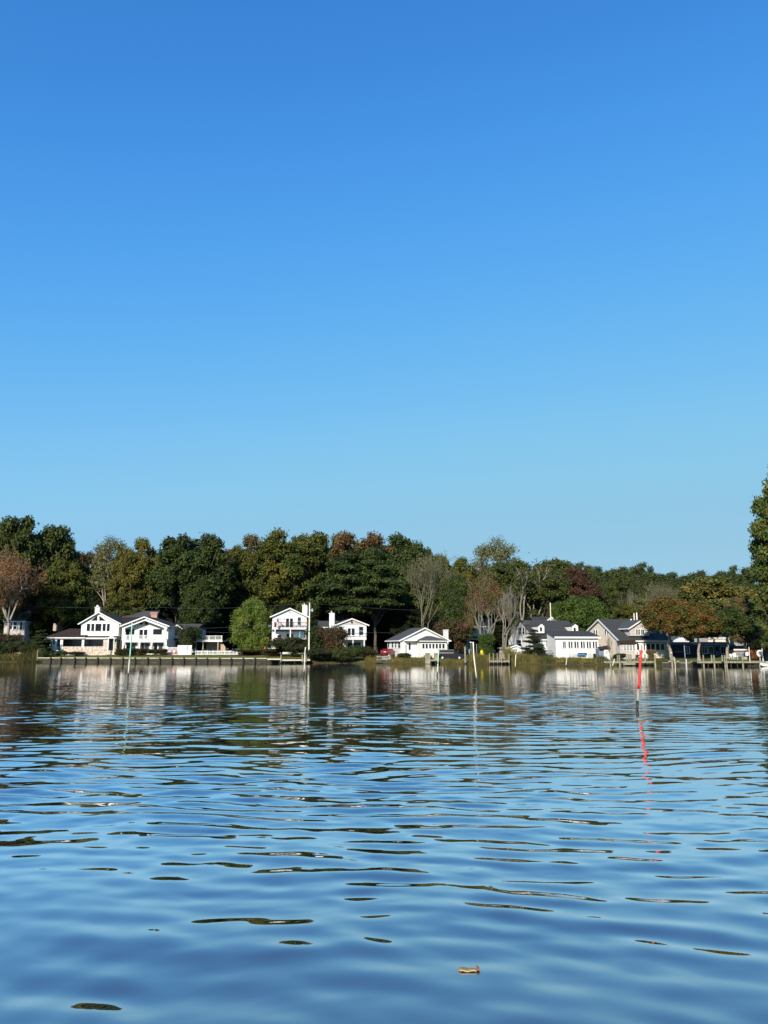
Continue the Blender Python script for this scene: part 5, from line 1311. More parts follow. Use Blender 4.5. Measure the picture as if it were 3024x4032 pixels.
# tall channel poles
def cpole(pt, pb, w, bands, label, nm='channel_pole', bend=0.0):
    """pt, pb: pixel of top and of the waterline; bands: (fraction, material, part name)"""
    Y = CAM_H * 3104. / (pb[1] - 2553)
    T = Vector(at(pt[0], pt[1], Y)); B = Vector(at(pb[0], pb[1], Y)); r = w * Y / 3104. / 2
    t = thing(nm, B, label, 'pole'); B2 = B + (B - T) * .25
    prev = 0.0; rr = random.Random(int(pt[0]))
    for fr_, m, nm2 in bands:
        f1 = fr_; pts = []; rad = []
        k = 6
        for i in range(k + 1):
            q = prev + (f1 - prev) * i / k; p = T.lerp(B, q) if q <= 1 else B.lerp(B2, q - 1)
            p = p + Vector((math.sin(q * 7 + pt[0]) * bend + rr.uniform(-1, 1) * r * .15, 0, 0)); pts.append(p); rad.append(r * rr.uniform(.86, 1.06))
        MB().tube(pts, rad, 8).build(nm2, M[m], t, smooth_=True)
        prev = f1
    return t
cpole((520.5, 2453), (503.5, 2692), 5.0, [(.60, 'green_pvc', 'upper_shaft'), (.83, 'pvc', 'lower_shaft'), (1.8, 'algae', 'wet_base')], 'tall leaning pole, green above and cream below, in front of the double-gabled house', bend=.02)
cpole((1203, 2548), (1195, 2668), 4.6, [(.80, 'pvc', 'shaft'), (1.8, 'algae', 'wet_base')], 'slender white pole in front of the small pale dock', bend=.02)
cpole((1862, 2528), (1877, 2697), 5.6, [(.84, 'pvc', 'shaft'), (1.8, 'algae', 'wet_base')], 'white pole leaning left, in the water before the parked black car', bend=.02)
cpole((1727, 2561), (1722, 2662), 4.6, [(.52, 'green_pvc', 'upper_shaft'), (.85, 'pvc', 'lower_shaft'), (1.8, 'algae', 'wet_base')], 'thick green and cream pole beside the black car', bend=.01)
cpole((2031, 2577), (2028, 2642), 3.4, [(.76, 'pvc', 'shaft'), (1.8, 'algae', 'wet_base')], 'short cream pole in front of the plank fence')
cpole((2232.5, 2586), (2228, 2623), 3.2, [(.92, 'pvc', 'shaft'), (1.8, 'algae', 'wet_base')], 'short leaning cream pole in front of the long sunroom')
cpole((2419.5, 2595), (2410, 2629), 3.4, [(.80, 'pvc', 'shaft'), (1.8, 'algae', 'wet_base')], 'short strongly leaning cream stake beside the right-hand dock')
t = cpole((2524, 2565), (2509.5, 2792), 11.8, [(.655, 'red', 'red_wrap'), (.86, 'pole_grey', 'bare_shaft'), (1.8, 'algae', 'wet_base')], 'thick red channel marker pole, bleached and black at its foot', bend=.012)
Yr = CAM_H * 3104. / (2792 - 2553); T_ = Vector(at(2524, 2565, Yr))
MB().lathe(T_.x, T_.y, [(.09, T_.z - .02), (.075, T_.z + .05), (.02, T_.z + .07)], 8).build('cap', M['red'], t)
MB().tube([T_ + Vector((.0, 0, -.04)), T_ + Vector((.10, 0, -.07))], .022, 6).build('peg', M['red'], t)
p_ = T_.lerp(Vector(at(2509.5, 2792, Yr)), .60); MB().tube([p_ + Vector((-.05, -.03, .06)), p_ + Vector((-.085, -.03, -.08))], .018, 6).build('loose_strip', M['red'], t)
# bungalow landing
Yb_ = shoreY(1700)
dock('dock', 1690, 1728, Yb_ - 1.5, Yb_ + 1.5, .78, 'small plank landing in front of the bungalow sunroom', 'tan_wood', (1697, 1716), 5)
w = MB(Frame(0, Yb_ - 1.6)); rect(w, w.fr, 1674, 2571, 1694, 2613, 0, .5)
tag(w.build('timber_bollard', M['wood_green']), 'broad weathered block of pilings left of the small landing', 'bollard')
w = MB(Frame(0, Yb_ + .3)); rect(w, w.fr, 1709, 2571, 1727, 2600, 0, .5)
tag(w.build('timber_bollard', M['wood_green']), 'weathered block of pilings partly behind the green pole', 'bollard')
pile(1831, 2546, 2614, 7, None, 'wood', 'tall grey mooring pile beside the nose of the black car'); pile(1848, 2556, 2613, 6, None, 'wood', 'second tall grey mooring pile, right of the one at the black car')
def signpost(px, py0, py1, Y, label, m='metal', sign=None, w=2.2):
    x, y, z1 = at(px, py0, Y); z0 = float(gz(x, Y)) if py1 is None else ZZ(py1, Y)
    t = thing('post' if not sign else 'street_sign', (x, Y, z0), label, 'post' if not sign else 'sign')
    MB().tube([(x, Y, z0 - .3), (x, Y, z1)], w * Y / 3104 / 2, 6).build('pole', M[m], t)
    if sign:
        s1 = MB(); s1.box(x - .26, x + .26, Y - .05, Y - .03, z1 - .04, z1 + .16); s1.build('sign_blade', M['cyan_sign'], t)
        s2 = MB(); s2.box(x - .14, x + .06, Y - .062, Y - .052, z1 + .0, z1 + .12); s2.build('white_patch', M['trim'], t)
    return t
signpost(1854, 2530, 2592, 146, 'thin post carrying a small green and white sign near the mooring piles', sign=True)
signpost(1876, 2535, 2592, 146, 'thin grey post between the leaning white pole and the yellow cover')
# plank dock with five piles
Y2 = shoreY(1960)
dock('dock', 1925, 2004, Y2 - 1.6, Y2 + 1.2, .66, 'low plank dock with tall piles before the plank fence', 'tan_wood', (1935, 1950, 1966, 1990), 3)
for p, y0, w_, lab in ((1927, 2572, 5, 'left pile of the five-pile dock'), (1942.5, 2571, 5, 'second pile of the five-pile dock'), (1958, 2571, 5, 'middle pile of the five-pile dock'), (1974.5, 2571, 6, 'thicker fourth pile of the five-pile dock'), (2004, 2572, 5.5, 'right pile of the five-pile dock, by the golden reeds')):
    pile(p, y0, 2616, w_, Y2 - 1.8, 'wood_green', lab)
# weathered plank fence
def plank_fence(px0, px1, py0, py1, Y, m, label, nm='fence', cat='fence', rails=True, gap=.02, bw=.16, posts=6):
    f = Frame(0, Y); a0, z1 = f.pa(px0, py0); a1, z0 = f.pa(px1, py1)
    t = thing(nm, ((a0 + a1) / 2, Y, z0), label, cat)
    b = MB(); n = int((a1 - a0) / (bw + gap)); rr = random.Random(int(px0))
    for i in range(n):
        x = a0 + (a1 - a0) * i / n; b.box(x, x + bw, Y, Y + .03, z0 - .1, z1 + rr.uniform(-.03, .03))
    b.build('boards', M[m], t)
    r = MB(); r.box(a0, a1, Y - .06, Y - .005, z1 - .22, z1 - .10); r.box(a0, a1, Y - .06, Y - .005, z0 + .2, z0 + .32); r.build('rails', M[m], t)
    for i in range(posts + 1):
        x = a0 + (a1 - a0) * i / posts; MB().box(x - .06, x + .06, Y - .14, Y - .061, z0 - .3, z1 + .08).build('post', M[m], t)
    return t
plank_fence(1966, 2085, 2566, 2592, 142.5, 'fence_pink', 'weathered pinkish plank fence between the bare trees and the dark spruce')
plank_fence(1455, 1478, 2564, 2590, 153, 'wood', 'short grey gate panel right of the overgrown shrubs', 'gate', 'gate', posts=1)
plank_fence(772, 955, 2562, 2581, 167.5, 'trim', 'long white picket fence on the lawn behind the bulkhead', gap=.17, bw=.11, posts=8)
# white screen fence
f = Frame(0, 168.5)
t = thing('fence', f.w(f.pa(705, 2578)[0], 0, f.pa(705, 2578)[1]), 'white lattice and panel fence beside the two-gabled house', 'fence')
w = MB(); rect(w, f, 700, 2541, 752, 2581, 0, .06); w.build('panel', M['trim'], t)
w = MB(); rect(w, f, 655, 2562, 699.6, 2581, 0, .06); rect(w, f, 655, 2549, 699.6, 2551, 0, .06)
for i in range(15): rect(w, f, 656 + i * 3, 2551.2, 657.4 + i * 3, 2561.8, .01, .05)
w.build('lattice', M['trim'], t)
for x in (654, 699, 752.5): sub(f, t, 'post', 'trim', [(x, 2540 if x > 690 else 2548, x + 2, 2583)], -.06, -.005)
sub(f, t, 'banner', 'grey_siding', [(737, 2543, 740, 2560)], -.1, -.07)

def adirondack(px, pb, Y, m, label, rz, group=None, s=1.0):
    x, y, z = at(px, pb, Y)
    t = thing('garden_chair', (x, Y, z), label, 'chair', group, 0)
    fr = Frame(x, Y, rz); q = s
    a = MB(fr); a.slab((-.28 * q, -.3 * q, z + .40 * q), (.28 * q, -.3 * q, z + .40 * q), (.28 * q, .25 * q, z + .28 * q), (-.28 * q, .25 * q, z + .28 * q), .03); a.build('seat', M[m], t)
    a = MB(fr)
    for i in range(5):
        u = (-.26 + i * .107) * q; hh = (1.02 - abs(i - 2) * .06) * q
        a.slab((u, .22 * q, z + .28 * q), (u + .09 * q, .22 * q, z + .28 * q), (u + .09 * q, .50 * q, z + hh), (u, .50 * q, z + hh), .03)
    a.build('backrest', M[m], t)
    for sx in (-1, 1):
        a = MB(fr); a.box(*(sorted((sx * .28 * q, sx * .42 * q))), -.36 * q, .34 * q, z + .56 * q, z + .60 * q); a.build('armrest', M[m], t)
        a = MB(fr); a.box(*(sorted((sx * .30 * q, sx * .35 * q))), -.32 * q, -.24 * q, z - .05, z + .56 * q); a.box(*(sorted((sx * .30 * q, sx * .35 * q))), .3 * q, .36 * q, z - .05, z + .56 * q); a.build('legs', M[m], t)
    return t
adirondack(944, 2585, 165.5, 'tan_wood', 'left one of two tan garden chairs by the bamboo, seen from the front', .3)
adirondack(967, 2585, 165.2, 'orange_wood', 'orange-brown garden chair by the bamboo, turned away from its neighbour', -.6, s=1.15)
adirondack(675, 2580, 166.0, 'redwood', 'left seat of the red garden pair in front of the white fence', .15)
adirondack(690, 2580, 166.0, 'redwood', 'right seat of the red garden pair in front of the white fence', -.15)
adirondack(225, 2578, 167.6, 'white', 'white garden chair before the porch wing columns', .4)
adirondack(2884, 2596, 129.4, 'trim', 'left white chair on the quay beside the dark shed', .2, s=.9); adirondack(2895, 2596, 129.4, 'trim', 'right white chair on the quay beside the dark shed', -.2, s=1.05)
# lawn table and barbecue
x, y, z = at(1048, 2584, 164.5); t = thing('table', (x, y, z), 'weathered round-cornered garden table at the lawn edge', 'table')
MB().box(x - 1.0, x + 1.1, y - .5, y + .5, z + .72, z + .80).build('tabletop', M['wood'], t)
for sx in (-.85, .95):
    MB().box(x + sx - .05, x + sx + .05, y - .4, y - .3, z - .1, z + .72).build('leg', M['wood'], t); MB().box(x + sx - .05, x + sx + .05, y + .3, y + .4, z - .1, z + .72).build('leg', M['wood'], t)
w = MB(Frame(0, 165.2)); rect(w, w.fr, 1042, 2566, 1052, 2586, 0, .5); w.build('side_panel', M['wood'], t)
x, y, z = at(1021, 2584, 164.6); t = thing('barbecue', (x, y, z), 'dark blue-grey barbecue grill between the bamboo and the lawn table', 'grill')
MB().lathe(x, y, [(.12, z + .45), (.42, z + .6), (.46, z + .78)], 12).build('bowl', M['black'], t); MB().lathe(x, y, [(.46, z + .79), (.40, z + .95), (.22, z + 1.05), (.05, z + 1.08)], 12).build('lid', M['slate'], t)
for a_ in (0, 2.1, 4.2): MB().tube([(x + .15 * math.cos(a_), y + .15 * math.sin(a_), z + .5), (x + .4 * math.cos(a_), y + .4 * math.sin(a_), z - .05)], .03).build('leg', M['black'], t)
x, y, z = at(1068, 2590, 163.6)
t = thing('rail_fence', (x, y, z), 'short grey split-rail fence left of the big green shrub', 'fence')
f = Frame(0, 163.6); sub(f, t, 'post', 'wood', [(1077, 2571, 1080.5, 2592)], 0, .18); sub(f, t, 'post', 'wood', [(1048, 2576, 1051, 2592)], 0, .18)
sub(f, t, 'rail', 'wood', [(1050, 2577, 1078, 2579)], -.06, -.005)
a = MB(f); p0 = f.pa(1051, 2583); p1 = f.pa(1078, 2589); a.tube([(p0[0], -.1, p0[1]), (p1[0], -.1, p1[1])], .06); a.build('rail', M['wood'], t, 'fallen slanting rail')
x, y, z = at(1510, 2600, 150.5)
t = thing('rail_fence', (x, y, z), 'low weathered rail fence in front of the red car', 'fence')
f = Frame(0, shoreY(1510) + .5)
for p in (1483, 1521): sub(f, t, 'post', 'wood', [(p, 2582, p + 3, 2606)], 0, .15)
sub(f, t, 'post', 'trim', [(1534, 2586, 1537, 2597)], 0, .12, 'white stub post'); sub(f, t, 'rail', 'wood', [(1483, 2584, 1537, 2587.5), (1483, 2595, 1535, 2598)], -.08, -.005)
w = MB(Frame(0, shoreY(1510) - .1)); rect(w, w.fr, 1480, 2603, 1538, 2611, 0, .3); tag(w.build('bulkhead', M['bulk']), 'short worn timber edging below the low rail fence', 'bulkhead')

# utility pole and wires
t = thing('utility_pole', at(1219, 2550, 153.5), 'tall pale utility pole between the two balcony houses', 'utility pole')
x, y, z1 = at(1219.5, 2373, 153.5); z0 = ZZ(2575, 153.5)
MB().tube([(x, y, z0 - 2), (x, y, z1)], [.17, .13], 8).build('pole', M['pvc'], t)
MB().lathe(x + .55, y, [(.2, ZZ(2409, 153.5)), (.22, ZZ(2408, 153.5)), (.22, ZZ(2398, 153.5)), (.1, ZZ(2396, 153.5))], 10).build('transformer', M['metal'], t)
MB().box(x, x + .4, y - .04, y + .04, ZZ(2404, 153.5), ZZ(2403, 153.5) + .08).build('bracket', M['metal'], t)
def wire(pts, label, r=.009):
    P = []
    for (pa, pb) in zip(pts[:-1], pts[1:]):
        A_ = Vector(at(*pa)); B_ = Vector(at(*pb)); n = 14
        sag = (B_ - A_).length * .012
        for i in range(n + (1 if pb == pts[-1] else 0)):
            q = i / n; P.append(A_.lerp(B_, q) + Vector((0, 0, -4 * sag * q * (1 - q))))
    tag(MB().tube(P, r, 4).build('power_line', M['metal']), label, 'wire')
wire([(-60, 2376, 182), (640, 2392, 180), (1219.5, 2374, 153.5), (1830, 2405, 172), (3060, 2400, 185)], 'highest power line, running from the top of the utility pole across the wood')
wire([(640, 2476, 178), (1219.5, 2440, 153.5), (1420, 2462, 165)], 'power line crossing the bamboo to the pole at balcony height')
wire([(700, 2482, 176), (1219.5, 2483, 153.5), (1500, 2490, 165), (1900, 2500, 175)], 'lowest cable, crossing in front of the white balcony house')
signpost(2166.5, 2373, 2470, 166, 'tall pale pole behind the roof of the dormer house', 'pvc', w=4)
signpost(923, 2400, 2401, 171, 'x') if False else None

# parked cars
def wheel(t, fr, a, b, z, r=.34, w=.22):
    m = MB(fr); n = 14; base = len(m.v); vs = []; 
    for s_ in (-1, 1):
        for k in range(n): vs.append((a + r * math.cos(6.2832 * k / n), b + s_ * w / 2, z + r * math.sin(6.2832 * k / n)))
    fs = [(k, (k + 1) % n, n + (k + 1) % n, n + k) for k in range(n)] + [tuple(range(n - 1, -1, -1)), tuple(range(n, 2 * n))]
    m.add(vs, fs); o = m.build('wheel', M['tyre'], t)
    m = MB(fr); vs = []
    for s_ in (-1, 1):
        for k in range(n): vs.append((a + r * .6 * math.cos(6.2832 * k / n), b + s_ * (w / 2 + .015), z + r * .6 * math.sin(6.2832 * k / n)))
    m.add(vs, fs); m.build('rim', M['metal'], o)
def car(x, y, z, ang, Lc, Wc, Hc, m, label, suv=True):
    t = thing('parked_car', (x, y, z), label, 'car'); f = Frame(x, y, ang); h = Lc / 2; w = Wc / 2
    def loft(secs, name, mm, parent=t):
        mb = MB(f); n = len(secs[0][1]); vs = []
        for b_, pts in secs: vs += [(a, b_, zz) for a, zz in pts]
        fs = [(i * n + k, (i + 1) * n + k, (i + 1) * n + (k + 1) % n, i * n + (k + 1) % n) for i in range(len(secs) - 1) for k in range(n)]
        fs += [tuple(range(n - 1, -1, -1)), tuple(range((len(secs) - 1) * n, len(secs) * n))]
        mb.add(vs, fs); return mb.build(name, M[mm], parent)
    g = z + .30; bt = z + Hc * .60
    def prof(s): return [(-h * s, g + .1), (-h * s * .985, g + .45), (-h * s * .97, bt), (h * (.50 if suv else .45), bt + .03), (h * s * .93, bt - .10), (h * s * .995, g + .42), (h * s, g + .12), (h * s * .95, g - .02), (-h * s * .96, g - .02)]
    loft([(-w, prof(.965)), (-w * .92, prof(1)), (w * .92, prof(1)), (w, prof(.965))], 'body', m)
    r0, r1 = (-h * .93, h * .22) if suv else (-h * .62, h * .12)
    cab = [(-h * (.97 if suv else .86), bt - .01), (r0, z + Hc), (r1, z + Hc), (h * .50, bt - .01)]
    def sh(s, dz): return [(a * s, zz - (dz if i in (1, 2) else 0)) for i, (a, zz) in enumerate(cab)]
    loft([(-w * .94, sh(.98, Hc * .40)), (-w * .80, sh(1, 0)), (w * .80, sh(1, 0)), (w * .94, sh(.98, Hc * .40))], 'cabin', m)
    # glass
    for s_ in (-1, 1):
        q = MB(f); bb = s_ * w * .885
        q.add([(-h * .80 if suv else -h * .66, bb - .012 * 0, bt + .05), (h * .40, bb, bt + .05), (r1 - .1, s_ * w * .835, z + Hc - .12), (r0 + .25, s_ * w * .835, z + Hc - .12)] +
              [(-h * .80 if suv else -h * .66, bb + s_ * .02, bt + .05), (h * .40, bb + s_ * .02, bt + .05), (r1 - .1, s_ * (w * .835 + .02), z + Hc - .12), (r0 + .25, s_ * (w * .835 + .02), z + Hc - .12)],
              [(0, 1, 2, 3), (7, 6, 5, 4), (0, 4, 5, 1), (1, 5, 6, 2), (2, 6, 7, 3), (3, 7, 4, 0)])
        q.build('side_window', M['glass'], t)
    q = MB(f); q.slab((-h * .975, w * .7, bt + .08), (-h * .975, -w * .7, bt + .08), (r0 - .03, -w * .62, z + Hc - .14), (r0 - .03, w * .62, z + Hc - .14), .04) if suv else q.slab((-h * .85, w * .7, bt + .03), (-h * .85, -w * .7, bt + .03), (r0 - .02, -w * .62, z + Hc - .05), (r0 - .02, w * .62, z + Hc - .05), .04)
    q.build('rear_window', M['glass'], t)
    q = MB(f); q.slab((h * .49, -w * .7, bt + .06), (h * .49, w * .7, bt + .06), (r1 + .02, w * .62, z + Hc - .05), (r1 + .02, -w * .62, z + Hc - .05), .04); q.build('windscreen', M['glass'], t)
    for s_ in (-1, 1):
        for a in (-h * .62, h * .64): wheel(t, f, a, s_ * (w - .06), z + .34)
        MB(f).box(h * .93, h * .985, *sorted((s_ * w * .55, s_ * w * .85)), g + .38, g + .56).build('headlight', M['lamp_white'], t)
        MB(f).box(-h * 1.0, -h * .965, *sorted((s_ * w * .60, s_ * w * .90)), g + .42, g + .66).build('tail_light', M['lamp_red'], t)
        MB(f).box(h * .36, h * .42, *sorted((s_ * w, s_ * (w + .16))), bt + .02, bt + .16).build('mirror', M[m], t)
    MB(f).box(-h * 1.005, -h * .975, -.26, .26, g + .40, g + .54).build('number_plate', M['plate'], t)
    MB(f).box(-h * 1.02, -h * .93, -w * .9, w * .9, g - .02, g + .20).build('bumper', M['black' if m != 'carred' else m], t); MB(f).box(h * .94, h * 1.02, -w * .9, w * .9, g - .02, g + .2).build('bumper', M['black' if m != 'carred' else m], t)
    return t
X_, Y_ = XX(1776, 147.6), 147.6
car(X_, Y_, float(gz(X_, Y_)) - .02, math.radians(-9), 5.0, 1.95, 1.82, 'carblack', 'black station-wagon style four-wheel-drive parked side-on beside the bungalow')
X_, Y_ = XX(1531, 158), 158
car(X_, Y_, ZZ(2582, 156), math.radians(68), 4.3, 1.85, 1.35, 'carred', 'dark red car parked left of the bungalow, seen from behind', suv=False)
w = MB(); Xa, Xb = XX(1480, 154), XX(1578, 154)
MBd = MB().add([(XX(1484, 152), 152, gz(XX(1484, 152), 152) + .03), (XX(1600, 152), 152, gz(XX(1600, 152), 152) + .03), (XX(1580, 161), 161, gz(XX(1580, 161), 161) + .03), (XX(1484, 161), 161, gz(XX(1484, 161), 161) + .03)], [(0, 1, 2, 3)])
tag(MBd.build('driveway', M['concrete']), kind='structure')
MBd = MB().add([(XX(1872, 142), 142, gz(XX(1872, 142), 142) + .05), (XX(1918, 142), 142, gz(XX(1918, 142), 142) + .05), (XX(1910, 150), 150, gz(XX(1910, 150), 150) + .05), (XX(1850, 150), 150, gz(XX(1850, 150), 150) + .05)], [(0, 1, 2, 3)])
tag(MBd.build('boat_ramp_path', M['concrete']), kind='structure')
# yellow cover
x, y, z = at(1897, 2582, 149)
t = thing('hooded_cover', (x, y, z), 'bright yellow hooded cover standing on the grass beside the bright green shrub', 'cover')
MB().lathe(x, y, [(.34, z), (.36, z + .3), (.33, z + .65), (.20, z + .92), (.04, z + 1.08)], 9).build('hood', M['yellow'], t)
MB().lathe(x, y, [(.05, z - .2), (.05, z + .3)], 6).build('stand', M['metal'], t)

# ---------------- right-hand dock and quay
Yq = shoreY(2480)
dock('dock', 2378, 2500, Yq - 3.2, Yq - 1.6, .72, 'greenish weathered dock in front of the tan house', 'wood_green', (2384, 2396, 2450, 2470), 3)
dock('dock', 2453, 2502, Yq - 4.6, Yq - 3.25, .45, 'low step platform at the right-hand dock', 'wood_green', (2460, 2492), 4)
dock('dock', 2501, 2577, Yq - 3.2, Yq - 1.6, .74, 'dock section between the red marker pole and the thick end pile', 'wood_green', (2530, 2560), 3)
for p, y0, y1, w_, lab in ((2402.5, 2579, 2618, 5, 'pile at the left end of the right-hand dock, by the shed'), (2430.5, 2579, 2614, 4, 'thin pile behind the dock, left of its twin'), (2438, 2578, 2619, 6, 'pale thick pile before the tan house window band'), (2466, 2578, 2612, 5, 'grey pile with a bleached top below the four-part window'),
        (2475, 2576, 2612, 7, 'thick grey-green pile in the middle of the right-hand dock'), (2483.5, 2577, 2619, 6, 'pale green pile in front of the seated person'), (2503, 2578, 2612, 6, 'dock pile just left of the red marker pole'), (2539, 2576, 2600, 6, 'pale post right of the red marker pole'), (2578, 2577, 2617, 7, 'thick pale pile at the end of the right-hand dock')):
    pile(p, y0, y1, w_, Yq - (3.3 if y1 > 2615 else 1.5), 'wood_green', lab, capm='trim' if p in (2578, 2539) else None)
# timber quay of the navy cottage
t = thing('quay', (XX(2800, 128), 128, 0), 'low dark timber quay along the right shore', 'quay')
pl = MB(); pts = [(XX(p, shoreY(p), 2600), shoreY(p)) for p in range(2606, 3130, 52)]
cp_ = MB()
for (xa, ya), (xb, yb) in zip(pts[:-1], pts[1:]):
    pl.add([(xa, ya - .1, -.8), (xb, yb - .1, -.8), (xb, yb + .5, -.8), (xa, ya + .5, -.8), (xa, ya - .1, .42), (xb, yb - .1, .42), (xb, yb + .5, .42), (xa, ya + .5, .42)], [(0, 1, 5, 4), (4, 5, 6, 7), (2, 3, 7, 6)])
    cp_.add([(xa, ya - .18, .424), (xb, yb - .18, .424), (xb, yb + .2, .424), (xa, ya + .2, .424), (xa, ya - .18, .52), (xb, yb - .18, .52), (xb, yb + .2, .52), (xa, ya + .2, .52)], [(0, 1, 5, 4), (4, 5, 6, 7), (2, 3, 7, 6), (0, 4, 7, 3), (1, 2, 6, 5)])
pl.build('planking', M['wood_dark'], t); cp_.build('cap', M['wood'], t)
for p in (2633, 2666, 2720, 2750, 2760, 2800, 2842, 2866, 2892, 2916, 2941, 2966, 3016):
    Y = shoreY(p); x = XX(p, Y, 2600)
    o = MB().tube([(x, Y - .4, -.8), (x, Y - .4, .62)], .17, 7).build('post', M['wood_dark'], t)
    MB().lathe(x, Y - .4, [(.18, .622), (.18, .74), (.05, .78)], 7).build('cap', M['wood_pale'], o)
Yq2 = shoreY(2880)
dock('dock', 2745, 2850, shoreY(2800) - 2.0, shoreY(2800) + .4, .76, 'weathered boat platform with curved supports before the navy cottage', 'wood', (2765, 2790, 2830), 4)
dock('dock', 2851, 3060, Yq2 - 2.0, Yq2 + 1.0, .80, 'long grey plank dock at the right end of the shore', 'wood', (2880, 2905, 2930, 2955, 2985, 3015), 5)
for p, y0, y1, w_, lab in ((2644, 2572, 2617, 6.5, 'tall pale pile topped with white right of the big shore trunk'), (2768.5, 2579, 2617, 5.5, 'pile left of the light blue door'), (2801, 2579, 2598, 5.5, 'grey pile behind the boat platform, left of its taller twin'), (2810.5, 2579, 2620, 6, 'pale pile just left of the light blue door foot'),
        (2842.5, 2579, 2598, 5, 'grey pile left of the pair of pale piles'), (2852, 2579, 2620, 4.5, 'left one of the close pair of pale piles'), (2859, 2579, 2620, 5.5, 'right one of the close pair of pale piles'), (2922, 2579, 2620, 5.5, 'pale green pile right of the two white chairs'), (2990.5, 2602, 2622, 5, 'low stub pile below the white ring')):
    pile(p, y0, y1, w_, (shoreY(p) - (2.3 if y1 > 2610 else -.4)), 'wood_green', lab, capm='trim' if p == 2644 else None)
pile(2656.5, 2590, 2618, 2.6, shoreY(2656) - .6, 'pvc', 'thin cream stake beside the tall pile with the white top', nm='stake')
pile(2694.5, 2540, 2617, 2.0, shoreY(2694) - .7, 'metal', 'tall thin white pole rising before the navy cottage', nm='pole', cat='pole')
pile(2702, 2595, 2612, 3.0, shoreY(2702) - .5, 'trim', 'short white stub beside the tall thin white pole', nm='stake')
pile(2948.5, 2548, 2598, 2.8, Yq2 - .2, 'trim', 'thin pale post carrying the blank white board', nm='post', wet=False)
pile(3001, 2555, 2604, 4.0, Yq2 - 1.4, 'trim', 'bright white post near the right edge of the dock', nm='post', wet=False)
f = Frame(0, Yq2 - .4); w = MB(f); w.prism_y([f.pa(*q) for q in ((2936, 2582), (2935, 2571), (2938, 2567), (2945, 2567), (2947.5, 2571), (2947, 2582))], 0, .05)
tag(w.build('board', M['trim']), 'blank white rounded board mounted on the dock post', 'board')
w = MB(f); rect(w, f, 2925, 2586, 2942, 2597, .2, .9); tag(w.build('dock_box', M['wood_green']), 'low grey-green storage box on the dock under the blank board', 'box')
# ring on its post
x, y, z = at(2990, 2573, Yq2 - 1.2); t = thing('life_ring', (x, y, z), 'white ring hung on a grey post at the right end of the dock', 'life ring')
mb = MB(); ring = [(x + .36 * math.cos(a), y - .1, z + .42 * math.sin(a)) for a in [i * 2 * math.pi / 14 for i in range(15)]]
mb.tube(ring, .15, 6, cap=False); mb.build('ring', M['trim'], t)
MB().tube([(x + .05, y, ZZ(2603, y)), (x + .05, y, z + .2)], .11, 6).build('post', M['pole_grey'], t)
MB().tube([(x + .2, y - .1, z + .3), (x + .42, y - .1, z + .75)], .07, 6).build('rope_end', M['trim'], t)
# moored dinghy at the right edge
x, y, z = at(3030, 2606, Yq2 - 3.2)
t = thing('dinghy', (x, y, .1), 'white and green dinghy moored at the right edge of the dock', 'boat')
hull = MB(); secs = []
for a, wd, zt_, zb_ in ((-1.6, .10, .70, .35), (-1.2, .45, .62, .10), (-.4, .65, .55, 0), (.8, .68, .52, 0), (1.5, .6, .52, .05)):
    secs.append([(x + a, y - wd, zt_), (x + a, y - wd * .6, zb_), (x + a, y + wd * .6, zb_), (x + a, y + wd, zt_)])
vs = [p for s_ in secs for p in s_]; fs = [(i * 4 + k, (i + 1) * 4 + k, (i + 1) * 4 + k + 1, i * 4 + k + 1) for i in range(4) for k in range(3)] + [(0, 1, 2, 3), (19, 18, 17, 16)]
hull.add(vs, fs).build('hull', M['trim'], t)
MB().tube([s_[0] for s_ in secs] , .05, 6).build('gunwale', M['cyan_sign'], t); MB().box(x - .2, x + .1, y - .58, y + .58, .38, .43).build('thwart', M['wood'], t)

